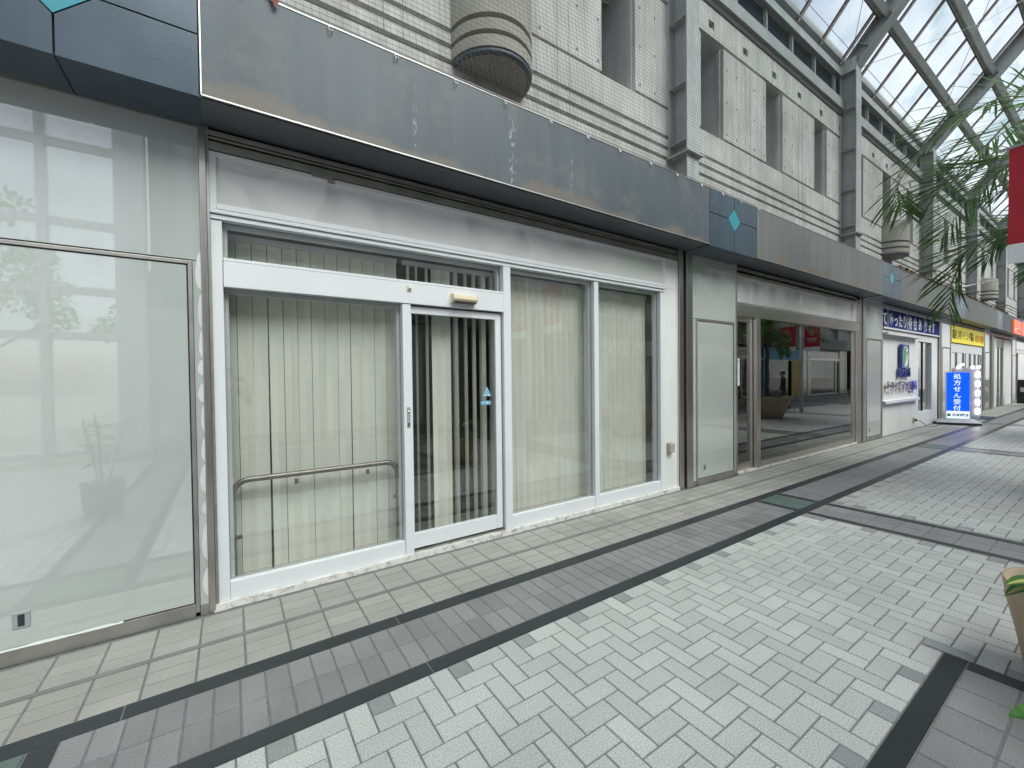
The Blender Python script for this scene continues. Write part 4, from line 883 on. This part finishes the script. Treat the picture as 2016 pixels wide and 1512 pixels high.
mt = MB(); mt.box(20.1, 21.5, 2.68, 3.25, 0.0005, .012); tag(mt.build('floor_mat', mat('navy_mat', (.04, .045, .09), .95)), 'dark navy doormat on the tiles beside the standing sign', 'mat')

# ------------------------------------------------------------------ lamp posts and banners
LX = 5.5
def lamp(x, lb):
    p = empty('lamp_post', (x, -.5, 0), lb, 'lamp post', 'lamp posts down the middle')
    m = MB(); m.tube([(x, -.5, 0), (x, -.5, .3), (x, -.5, 4.9)], [.075, .06, .055], 14); m.build('post', M_galvl, p)
    m = MB(); m.lathe(x, -.5, [(.0, .0), (.14, .0), (.14, .02), (.06, .03)], 20); m.build('base_flange', M_galv, p)
    m = MB(); m.lathe(x, -.5, [(0, 4.9), (.16, 4.92), (.3, 5.0), (.3, 5.03), (.1, 5.1), (0, 5.12)], 24); m.build('lamp_head', M_galv, p)
    m = MB(); m.tube([(x, -1.15, 3.47), (x, .68, 3.43)], .012, 6); m.build('crossarm', M_galv, p)
def banner(x, y0, y1, z1, lb, sw):
    bn = empty('banner', (x, (y0+y1)/2, z1), lb, 'banner', 'red banners on the lamp posts'); m = MB(); nx, nz_ = 10, 12
    def pt(i, j, off=0): t = i/nx; u = j/nz_; return (x+sw*math.sin(3*t+2*u)*.03*(u+.2)+off, y0+(y1-y0)*t, z1-u*.98)
    for i in range(nx):
        for j in range(nz_): m.quad(pt(i, j), pt(i+1, j), pt(i+1, j+1), pt(i, j+1), 0 if j < 10 else 1, True)
    m.build('cloth', [M_banner, M_bannerw], bn)
    for off, sg in ((-.02, -1), (.02, 1)):
        g = MB(); g.tube([(x+off, (y0+y1)/2+.085*math.cos(a_), z1-.26+.12*math.sin(a_)) for a_ in [2*math.pi*q/16 for q in range(17)]], .008, 4, caps=False)
        g.box(x+off-.002, x+off+.002, (y0+y1)/2-.03, (y0+y1)/2-.015, z1-.32, z1-.2); g.box(x+off-.002, x+off+.002, (y0+y1)/2+.015, (y0+y1)/2+.03, z1-.32, z1-.2)
        g.build('emblem', M_bannerw, bn); g = MB()
        for r_, (w_, h_) in enumerate(((.36, .03), (.3, .03), (.22, .012))): g.box(x+off-.002, x+off+.002, (y0+y1)/2-w_/2, (y0+y1)/2+w_/2, z1-.5-.07*r_, z1-.5-.07*r_+h_)
        g.build('print_lines', M_bannerw, bn)
lamp(LX, 'grey lamp post with two banners, nearer of the pair in the mall'); lamp(C0+2*BAY, 'grey lamp post with two banners, farther one mirrored in the bronze glass')
banner(LX, .0, .625, 3.43, 'red banner with white hem at the right edge behind palm fronds', 1); banner(LX, -1.1, -.56, 3.4, 'red banner on the far arm of the nearer lamp post, seen in the shop glass', -1)
banner(C0+2*BAY, -.4, .14, 3.4, 'red banner on the near arm of the farther lamp post, mirrored in bronze glass', 1); banner(C0+2*BAY, -1.3, -.7, 3.45, 'red banner on the far arm of the farther lamp post, mirrored in bronze glass', -1)

# ------------------------------------------------------------------ palms in planters
def planter(x, y, lb):
    p = empty('bowl_planter', (x, y, 0), lb, 'planter', 'round bowl planters'); m = MB()
    m.lathe(x, y, [(0, 0), (.42, 0), (.46, .02), (.58, .25), (.68, .5), (.72, .68), (.74, .74), (.70, .76), (.66, .72), (.64, .66), (0, .66)], 40); m.build('bowl', M_pot, p); m = MB(); m.lathe(x, y, [(.645, .665), (.3, .69), (0, .70)], 30); m.build('soil', M_soil, p)
    m = MB(); rr = random.Random(int(x*10))
    for i in range(260):
        a_, r_ = rr.random()*6.28, .62*math.sqrt(rr.random()); c_ = Vector((x+r_*math.cos(a_), y+r_*math.sin(a_), .70+rr.random()*.1)); s_ = rr.uniform(.03, .07); b_ = rr.random()*6.28
        v1 = Vector((math.cos(b_), math.sin(b_), rr.uniform(.1, .8)))*s_; v2 = Vector((-math.sin(b_), math.cos(b_), rr.uniform(-.3, .3)))*s_*.5; m.quad(tuple(c_-v1), tuple(c_-v2), tuple(c_+v1), tuple(c_+v2))
    m.build('ground_cover', M_leaf, p)
def frond(lm, rm, pts, leaf=.45, rad=.012, rr=random, droop=.35, npair=46):
    P = [Vector(p) for p in pts]
    def cr_(t):
        n = len(P)-1; f_ = t*n; i = min(int(f_), n-1); u = f_-i; p0 = P[max(i-1, 0)]; p1 = P[i]; p2 = P[i+1]; p3 = P[min(i+2, n)]
        return .5*((2*p1)+(-p0+p2)*u+(2*p0-5*p1+4*p2-p3)*u*u+(-p0+3*p1-3*p2+p3)*u**3)
    path = [cr_(i/16) for i in range(17)]; rm.tube([tuple(p) for p in path], [rad*(1-.8*i/16) for i in range(17)], 5)
    for i in range(npair):
        t = .14+.86*i/npair; c_ = cr_(t); d_ = (cr_(min(t+.02, 1))-cr_(t-.02)).normalized(); sd_ = d_.cross(Vector((0, 0, 1)))
        if sd_.length < .1: sd_ = d_.cross(Vector((0, 1, 0)))
        sd_.normalize(); up = sd_.cross(d_)
        L_ = leaf*(.55+.45*math.sin(math.pi*min(1, .15+t*.85)))*rr.uniform(.85, 1.1)*(1.0 if t < .9 else .85)
        for sg in (-1, 1):
            dr = (d_*(rr.uniform(.45, .7)+.5*t)+sd_*sg*rr.uniform(.6, .95)+up*rr.uniform(-.05, .4)).normalized(); w_ = rr.uniform(.011, .017)
            wv = dr.cross(up).normalized()*w_; p0 = c_; p1 = c_+dr*L_*.45-Vector((0, 0, droop*L_*.10)); p2 = p1+dr*L_*.35-Vector((0, 0, droop*L_*.34)); p3 = p2+(dr*.2)*L_-Vector((0, 0, droop*L_*.42))
            lm.quad(tuple(p0-wv*.4), tuple(p0+wv*.4), tuple(p1+wv), tuple(p1-wv)); lm.quad(tuple(p1-wv), tuple(p1+wv), tuple(p2+wv*.8), tuple(p2-wv*.8)); lm.tri(tuple(p2-wv*.8), tuple(p2+wv*.8), tuple(p3))
def palm(x, y, zc, lb, extra=(), n=22, skip=None, seed=1):
    p = empty('palm_tree', (x, y, .66), lb, 'palm', 'feather palms in the bowl planters'); rr = random.Random(seed); m = MB()
    m.tube([(x+.02*math.sin(i), y+.02*math.cos(i*1.3), .66+(zc-.66)*i/14) for i in range(15)], [.075-.002*(i % 2)*3-.0012*i for i in range(15)], 12); m.build('trunk', M_trunk, p)
    lm, rm = MB(), MB(); i = 0
    for k in range(n):
        az = 2*math.pi*k/n*1.618*3+rr.uniform(-.2, .2); el = rr.uniform(.15, 1.25); Lf = rr.uniform(1.7, 2.3)
        if skip and skip(az): continue
        pts = []; r_, z_ = 0, zc; e = el
        for q in range(6):
            pts.append((x+r_*math.cos(az), y+r_*math.sin(az), z_)); r_ += Lf/5*math.cos(e); z_ += Lf/5*math.sin(e); e -= rr.uniform(.28, .46)
        frond(lm, rm, pts, rr=rr, leaf=.5, droop=.2)
    for pts in extra: frond(lm, rm, [(x, y, zc)]+list(pts), rr=rr, leaf=.78, npair=50, droop=.16)
    cr2 = rm.build('frond_stems', M_rach, p); lm.build('crown', M_lead, p); return p
planter(8.6, -.3, 'bowl planter with the nearer palm, mirrored in the white shop windows'); planter(15.85, -.4, 'bowl planter with the farther palm, mirrored in the bronze glass')
palm(8.6, -.3, 3.3, 'feather palm whose fronds arch in at the upper right in front of the steel frames', n=20, seed=2, skip=lambda a: 75 < math.degrees(a) % 360 < 215, extra=[
    [(7.95, .25, 4.3), (7.75, .77, 4.75), (7.97, 1.11, 4.92), (8.05, 1.54, 4.8), (7.98, 1.93, 4.27), (8.13, 1.95, 3.92)],
    [(8.1, .2, 3.8), (7.8, .85, 4.12), (7.86, 1.05, 4.16), (7.9, 1.38, 4.09), (7.92, 1.6, 3.9), (7.82, 1.79, 3.66)],
    [(8.1, .2, 3.42), (7.89, .65, 3.36), (8.0, .94, 3.3), (8.03, 1.16, 3.2), (8.1, 1.35, 3.02), (8.17, 1.46, 2.4)],
    [(8.3, .3, 4.2), (8.3, .71, 4.67), (8.65, .96, 4.78), (9.05, 1.35, 4.73), (9.03, 1.71, 4.43)],
    [(8.7, .4, 4.1), (8.9, .9, 4.4), (9.3, 1.4, 4.2), (9.6, 1.8, 3.7)]])
palm(15.85, -.4, 3.0, 'feather palm mirrored in the bronze shop glass', n=20, seed=4)

# ------------------------------------------------------------------ potted plants near the camera
def leafblade(mb, p0, dr, L_, w_, mi=0, fold=.25, stripe=False, droop=.5):
    dr = Vector(dr).normalized(); sd_ = dr.cross(Vector((0, 0, 1))).normalized(); up = sd_.cross(dr); p = Vector(p0); N_ = 8; rows = []
    for i in range(N_+1):
        t = i/N_; wd = w_*math.sin(math.pi*min(.999, t**.75))**.8*.5 if 0 < t < 1 else .0005; c_ = p+dr*L_*t-Vector((0, 0, droop*L_*t*t*.6)); rows.append((c_-sd_*wd+up*wd*fold, c_, c_+sd_*wd+up*wd*fold))
    for a_, b_ in zip(rows, rows[1:]):
        mb.quad(tuple(a_[0]), tuple(a_[1]), tuple(b_[1]), tuple(b_[0]), mi, True); mb.quad(tuple(a_[1]), tuple(a_[2]), tuple(b_[2]), tuple(b_[1]), mi, True)
        if stripe:
            q = .35; e = Vector((0, 0, .0012)); f1 = lambda r_: r_[1]+(r_[0]-r_[1])*q+e; f2 = lambda r_: r_[1]+(r_[2]-r_[1])*q+e
            mb.quad(tuple(f1(a_)), tuple(a_[1]+e), tuple(b_[1]+e), tuple(f1(b_)), 1, True); mb.quad(tuple(a_[1]+e), tuple(f2(a_)), tuple(f2(b_)), tuple(b_[1]+e), 1, True)
def tpot(x, y, r0, r1, h, lb, plb, leaves, stripe, sl=.25):
    p = empty('plant_pot', (x, y, 0), lb, 'pot'); m = MB(); m.lathe(x, y, [(0, 0), (r0, 0), (r0+(r1-r0)*.5, h*.45), (r1*.99, h*.80), (r1*1.0, h*.815), (r1*.985, h*.83), (r1*1.03, h*.985), (r1*1.02, h), (r1*.95, h), (r1*.93, h*.93), (0, h*.93)], 44); m.build('pot_body', M_pot, p, )
    m = MB(); m.lathe(x, y, [(r1*.93, h*.932), (0, h*.95)], 30); m.build('soil', M_soil, p)
    q = empty('potted_plant', (x, y, h*.93), plb, 'plant'); lm, sm2 = MB(), MB()
    for (dx_, dy_, dz_, L_, w_, rise) in leaves:
        if (dx_ < .3 or dy_ > .6 or dz_ > .75) and not (dx_, dy_) in ((-.85, .5), (-.8, .55), (-.88, .5), (-.6, .75)): continue
        b_ = Vector((x+dx_*.1, y+dy_*.1, h*.94)); t_ = b_+Vector((dx_*sl, dy_*sl, rise)); sm2.tube([tuple(b_), tuple((b_+t_)/2+Vector((0, 0, .03))), tuple(t_)], .005, 6); leafblade(lm, t_, (dx_, dy_, dz_), L_, w_, 0, stripe=stripe, droop=.45)
    lm.build('leaves', [M_leaf, M_leafy], q); sm2.build('stems', M_leaf, q)
rr = random.Random(9); lvs = []
for i in range(22):
    a_ = i*2.4; lvs.append((math.cos(a_), math.sin(a_), rr.uniform(-.2, .9), rr.uniform(.16, .24), rr.uniform(.06, .085), rr.uniform(.02, .3)))
lvs.append((-.85, .5, .3, .24, .09, .08)); lvs.append((-.8, .55, 0., .2, .08, .07))
tpot(3.43, .12, .2, .275, .475, 'buff terracotta pot at the right edge of the photo', 'yellow-striped leafy plant in the terracotta pot at the right edge', lvs, True, .12)
lvs = []
for i in range(26):
    a_ = i*2.4; lvs.append((math.cos(a_), math.sin(a_), rr.uniform(-.1, .8), rr.uniform(.18, .26), rr.uniform(.09, .12), rr.uniform(.0, .35)))
lvs += [(-.88, .5, .1, .2, .1, .05), (-.6, .75, .15, .13, .09, .09)]
tpot(2.5, -.12, .12, .165, .3, 'small terracotta pot just outside the lower right corner of the photo', 'low broad-leaved plant whose leaf tips enter the lower right corner', lvs, False)
# rubber plant behind the camera, seen in the left glass panel
rp0 = empty('plant_pot', (-1.27, .08, 0), 'dark cylindrical pot mirrored in the left white glass panel', 'pot'); m = MB(); m.lathe(-1.27, .08, [(0, 0), (.17, 0), (.2, .38), (.19, .38), (.18, .34), (0, .34)], 32); m.build('pot_body', M_potd, rp0)
rb = empty('potted_plant', (-1.27, .08, .34), 'broad-leaved rubber plant mirrored in the left white glass panel', 'plant'); lm, sm2 = MB(), MB()
for s_i in range(4):
    ax, ay = rr.uniform(-.25, .25), rr.uniform(-.2, .2); top = Vector((-1.27+ax, .08+ay, rr.uniform(.9, 1.25))); base = Vector((-1.27+ax*.2, .08+ay*.2, .34)); sm2.tube([tuple(base), tuple((base+top)/2), tuple(top)], .009, 6)
    for i in range(11):
        t = .3+.7*i/11; c_ = base+(top-base)*t; a_ = i*2.4+s_i; leafblade(lm, c_, (math.cos(a_), math.sin(a_), .3), rr.uniform(.17, .24), rr.uniform(.1, .125), droop=.5)
lm.build('leaves', mat('dark_rubber_leaf', (.015, .035, .012), .45), rb); sm2.build('stems', M_trunk, rb)

# ------------------------------------------------------------------ opposite side of the arcade (mirrored in the glass)
TX = 2*C0+5*BAY
def opp(o, x, lb): return dup(o, (x, 2*YM-YF, 0), math.pi, label=lb)
opp(bd, TX-(XA+XB)/2, 'concrete upper storey with steel fascia on the opposite side, mirrored in the shop glass')
for i, k in enumerate(range(-1, 6)): opp(pl1, C0+BAY*k, 'white glass-clad pillar of the opposite row, %s from the entrance' % ('first', 'second', 'third', 'fourth', 'fifth', 'sixth', 'seventh')[i])
for i, k in enumerate(range(1, 5)): opp(BR, C0+BAY*(k+.5), 'bronze-glass shopfront of the opposite row, %s past the blank wall' % ('first', 'second', 'third', 'fourth')[i])
yo = 2*YM-YF
ww = empty('boarded_shopfront', (2.5, yo, 0), 'pale boarded-up shopfront opposite, mirrored in the white shop windows', 'shopfront')
m = MB(); m.box(1.4, 5.0, yo-.1, yo-.0, .0, 2.5); m.build('boarding', mat('pale_boarding', (.75, .74, .7), .5, streak=.1), ww); m = MB(); m.box(-.1, 5.0, yo-.06, yo+.0, 2.51, 3.2); m.build('sign_face', M_acryl, ww); m = MB(); m.box(1.4, 5.0, yo-.0, yo+.02, .0, .12); m.box(3.1, 3.14, yo, yo+.01, .12, 2.5); m.build('skirting', M_dirtys, ww)
tp_ = empty('tiled_pier', (.6, yo, 0), 'cream mosaic-tiled pier opposite, mirrored behind the photographer', 'pier'); m = MB(); m.box(-.15, 1.35, yo-.3, yo+.1, 0, 3.2); m.build('pier_core', M_mosaic, tp_); m = MB()
for i in range(30):
    for j in range(60): m.box(-.148+.05*i, -.106+.05*i, yo+.1, yo+.103, .2+.05*j-.021, .2+.05*j+.021)
m.build('mosaic', M_mostile, tp_)
bs = empty('cyan_sign', (C0+BAY*3.5, yo, 2.6), 'cyan and yellow shop sign opposite, mirrored in the bronze glass', 'sign'); box('sign_face', C0+BAY*3+.9, C0+BAY*4-.9, yo+.02, yo+.06, 2.45, 3.15, M_cyan, bs); box('yellow_panel', C0+BAY*4-2.0, C0+BAY*4-1.0, yo+.02, yo+.06, .05, 2.4, mat('pale_yellow_panel', (.6, .48, .16), .5), bs); box('cyan_post', C0+BAY*3+.9, C0+BAY*3+1.2, yo+.02, yo+.06, .05, 2.4, M_cyan, bs)
# glazed entrance screen with sky and trees beyond
gs_ = empty('glazed_screen', (-4.6, yo, 0), 'tall white-framed glazed entrance screen mirrored in the left glass panel', 'glass wall')
m = MB()
for x in (-7.3, -5.6, -4.35, -3.1, -1.95): m.box(x-.07, x+.07, yo-.1, yo+.1, 0, 8.4)
for z in (.05, 2.5, 3.45, 4.85, 6.45, 8.3): m.box(-7.3, -1.95, yo-.06, yo+.06, z-.08, z+.08)
m.box(-1.88, -1.5, yo-.2, yo+.2, 0, 8.4); m.build('frame', M_white, gs_); box('screen_glazing', -7.25, -2.0, yo-.01, yo+.0, .1, 8.3, M_glass, gs_)
m = MB(); m.box(-1.75, -1.5, yo+.2, yo+.35, 3.9, 4.5); m.build('speaker_box', M_galv, gs_)
def tree(x, y, h, r, lb, seed):
    t = empty('broadleaf_tree', (x, y, 0), lb, 'tree', 'trees outside the glazed screen'); rr = random.Random(seed); m = MB()
    m.tube([(x, y, 0), (x+.1, y, h*.3), (x, y+.1, h*.7)], [.2, .15, .05], 8)
    for i in range(7): a_ = i*.9; m.tube([(x, y, h*.3+.2*i), (x+r*.6*math.cos(a_), y+r*.6*math.sin(a_), h*.5+.3*i)], [.06, .02], 5)
    m.build('trunk', M_trunk, t); m = MB()
    cl = [(x+r*.7*rr.uniform(-1, 1), y+r*.7*rr.uniform(-1, 1), h*rr.uniform(.4, .95), rr.uniform(.4, .9)) for _ in range(18)]
    for i in range(5200):
        cx, cy, cz, cr0 = rr.choice(cl); v = Vector((rr.gauss(0, 1), rr.gauss(0, 1), rr.gauss(0, 1))).normalized()*cr0*rr.random()**.4; c_ = Vector((cx, cy, cz))+v; s_ = rr.uniform(.05, .11)
        a1 = Vector((rr.gauss(0, 1), rr.gauss(0, 1), rr.gauss(0, 1))).normalized(); a2 = a1.cross(Vector((rr.gauss(0, 1), rr.gauss(0, 1), rr.gauss(0, 1)))).normalized(); m.quad(tuple(c_-a1*s_), tuple(c_-a2*s_*.6), tuple(c_+a1*s_), tuple(c_+a2*s_*.6))
    m.build('crown', M_leaf, t)
tree(-6.5, -13, 7.5, 3, 'bushy tree outside, leftmost of those mirrored in the left glass panel', 1); tree(-2.5, -15, 5.6, 2.6, 'lower bushy tree outside, between the other mirrored trees', 2); tree(-11, -17, 9, 3.4, 'tall tree outside, farthest of the mirrored trees', 3)

# ------------------------------------------------------------------ people (seen as reflections)
def person(name_, loc, rz_, J, E_, rads, regions, mats, label, hands, head):
    """One skinned body from joints J, bones E_; faces coloured by the nearest bone."""
    me = bpy.data.meshes.new('body'); me.from_pydata([Vector(v) for v in J.values()], [], [(list(J).index(a), list(J).index(b)) for a, b in E_])
    tmp = bpy.data.objects.new('tmp_body', me); COL.objects.link(tmp); sk_ = tmp.modifiers.new('s', 'SKIN'); sub = tmp.modifiers.new('u', 'SUBSURF'); sub.levels = 2; sub.render_levels = 2
    for i, k in enumerate(J): r_ = rads[k]; me.skin_vertices[0].data[i].radius = r_ if isinstance(r_, tuple) else (r_, r_)
    me.skin_vertices[0].data[list(J).index('pelvis')].use_root = True
    dg_ = bpy.context.evaluated_depsgraph_get(); ev = bpy.data.meshes.new_from_object(tmp.evaluated_get(dg_)); bpy.data.objects.remove(tmp)
    for m_ in mats: ev.materials.append(m_)
    bones = [(Vector(J[a]), Vector(J[b]), regions.get((a, b), 0)) for a, b in E_]
    for p in ev.polygons:
        c_ = p.center; best = (9e9, 0)
        for A, B, mi in bones:
            ab_ = B-A; t = max(0, min(1, (c_-A).dot(ab_)/ab_.length_squared)); d_ = (c_-(A+ab_*t)).length
            if d_ < best[0]: best = (d_, mi)
        p.material_index = best[1]; p.use_smooth = True
    ob = bpy.data.objects.new(name_, ev); COL.objects.link(ob); ob.location = loc; ob.rotation_euler = (0, 0, rz_); tag(ob, label, 'person'); ORG[ob.name] = Vector((0, 0, 0))
    hc = Vector(head); hm = MB(); hm.lathe(0, 0, [(0, -.05), (.06, -.02), (.09, .03), (.092, .07), (.07, .11), (0, .13)], 20); hm.v = [(hc.x+v[0]*.95, hc.y-.018+v[1]*1.1, hc.z+v[2]) for v in hm.v]
    hm.build('hair', M_hair, ob)
    fc = MB(); fc.tube([(hc.x, hc.y+.098, hc.z+.0), (hc.x, hc.y+.118, hc.z-.028), (hc.x, hc.y+.095, hc.z-.036)], [.009, .014, .008], 8); fc.build('nose', M_skin, ob)
    for sx_ in (-1, 1):
        ey = MB(); ey.lathe(hc.x+.032*sx_, hc.y+.09, [(0, hc.z-.009), (.011, hc.z), (0, hc.z+.009)], 10); ey.build('eye', M_hair, ob)
        ea = MB(); ea.lathe(hc.x+.083*sx_, hc.y+.0, [(0, hc.z-.035), (.014, hc.z-.01), (.017, hc.z+.01), (0, hc.z+.03)], 10); ea.build('ear', M_skin, ob)
    mo = MB(); mo.tube([(hc.x-.022, hc.y+.094, hc.z-.062), (hc.x, hc.y+.1, hc.z-.064), (hc.x+.022, hc.y+.094, hc.z-.062)], .005, 6); mo.build('mouth', mat('lips', (.4, .15, .13), .5), ob)
    fm_ = MB()
    for (w_, dirv, side) in hands:
        w_, dirv, side = Vector(w_), Vector(dirv).normalized(), Vector(side).normalized(); nrm = dirv.cross(side).normalized()
        fm_.tube([tuple(w_), tuple(w_+dirv*.045), tuple(w_+dirv*.085)], [.024, .034, .03], 10)
        for i, Lg in enumerate((.062, .074, .078, .07)):
            b_ = w_+dirv*.08+side*(.027-.018*i); fm_.tube([tuple(b_), tuple(b_+dirv*Lg*.45+nrm*.004), tuple(b_+dirv*Lg*.75+nrm*.02), tuple(b_+dirv*Lg*.85+nrm*.038)], [.0095, .009, .008, .006], 7)
        b_ = w_+dirv*.025+side*.03; fm_.tube([tuple(b_), tuple(b_+side*.03+dirv*.025), tuple(b_+side*.035+dirv*.055+nrm*.012)], [.012, .011, .008], 7)
    fm_.build('hands', M_skin, ob)
    return ob
SK = {'pelvis': (.15, .11), 'waist': (.135, .1), 'chest': (.155, .115), 'neckb': (.07, .065), 'neck': (.052, .055), 'headm': (.075, .09), 'headt': (.07, .085),
      'shl': .065, 'shr': .065, 'ell': .045, 'elr': .045, 'wrl': .028, 'wrr': .028, 'hpl': .09, 'hpr': .09, 'knl': .062, 'knr': .062, 'anl': .042, 'anr': .042, 'tol': .035, 'tor': .035}
EG = [('pelvis','waist'),('waist','chest'),('chest','neckb'),('neckb','neck'),('neck','headm'),('headm','headt'),('neckb','shl'),('neckb','shr'),('shl','ell'),('shr','elr'),('ell','wrl'),('elr','wrr'),
      ('pelvis','hpl'),('pelvis','hpr'),('hpl','knl'),('hpr','knr'),('knl','anl'),('knr','anr'),('anl','tol'),('anr','tor')]
RG = {e: 0 for e in EG}
for e in (('neckb','neck'),('neck','headm'),('headm','headt')): RG[e] = 1
for e in (('hpl','knl'),('hpr','knr'),('knl','anl'),('knr','anr')): RG[e] = 2
for e in (('anl','tol'),('anr','tor')): RG[e] = 3
# figure faces +Y in its own frame
JP = {'pelvis': (0,0,.93), 'waist': (0,.0,1.08), 'chest': (0,.0,1.28), 'neckb': (0,-.01,1.43), 'neck': (0,.01,1.5), 'headm': (0,.03,1.585), 'headt': (0,.03,1.665), 'shl': (-.19,0,1.40), 'shr': (.19,0,1.40),
      'ell': (-.24,.16,1.2), 'elr': (.25,.16,1.2), 'wrl': (-.09,.31,1.44), 'wrr': (.09,.31,1.44), 'hpl': (-.1,0,.88), 'hpr': (.1,0,.88), 'knl': (-.12,.02,.48), 'knr': (.12,.02,.48), 'anl': (-.12,-.02,.08), 'anr': (.12,-.02,.08), 'tol': (-.14,.14,.04), 'tor': (.14,.14,.04)}
PX, PY = -.06, -.46
ph1 = person('person', (PX, PY, 0), R(-32), JP, EG, SK, RG, [M_suit, M_skin, M_suit, M_blackp], 'person in a dark suit holding up a phone, mirrored in the left window',
       [((-.09,.31,1.44), (.35,.25,.9), (.5,.6,-.2)), ((.09,.31,1.44), (-.35,.25,.9), (-.5,.6,-.2))], (0, .03, 1.62))
phn = MB(); phn.box(-.078, .078, -.0045, .0045, -.037, .037); o = phn.build('phone', M_blackp, None, bevel=.004); o.location = (.1, -.075, 1.56); o.rotation_euler = (0, 0, R(-32)); tag(o, 'black phone held up in both hands of the mirrored photographer', 'phone')
JW = dict(JP); JW.update({'ell': (-.25,.0,1.13), 'elr': (.25,.02,1.13), 'wrl': (-.24,.12,.92), 'wrr': (.25,.1,.9), 'knl': (-.1,.16,.5), 'anl': (-.1,.2,.1), 'tol': (-.1,.33,.05), 'knr': (.1,-.02,.48), 'anr': (.1,-.24,.12), 'tor': (.1,-.12,.04)})
JW = {k: (v[0], v[1], v[2]*.95) for k, v in JW.items()}
person('person', (19.75, -1.56, 0), R(150), JW, EG, SK, RG, [M_suit, M_skin, mat('grey_trousers', (.08, .08, .08), .8), M_blackp], 'person in a black jacket walking, mirrored in the bronze shop glass',
       [((-.24,.12,.874), (0,.15,-1), (0,1,.1)), ((.25,.1,.855), (0,.15,-1), (0,1,.1))], (0, .03, 1.54))
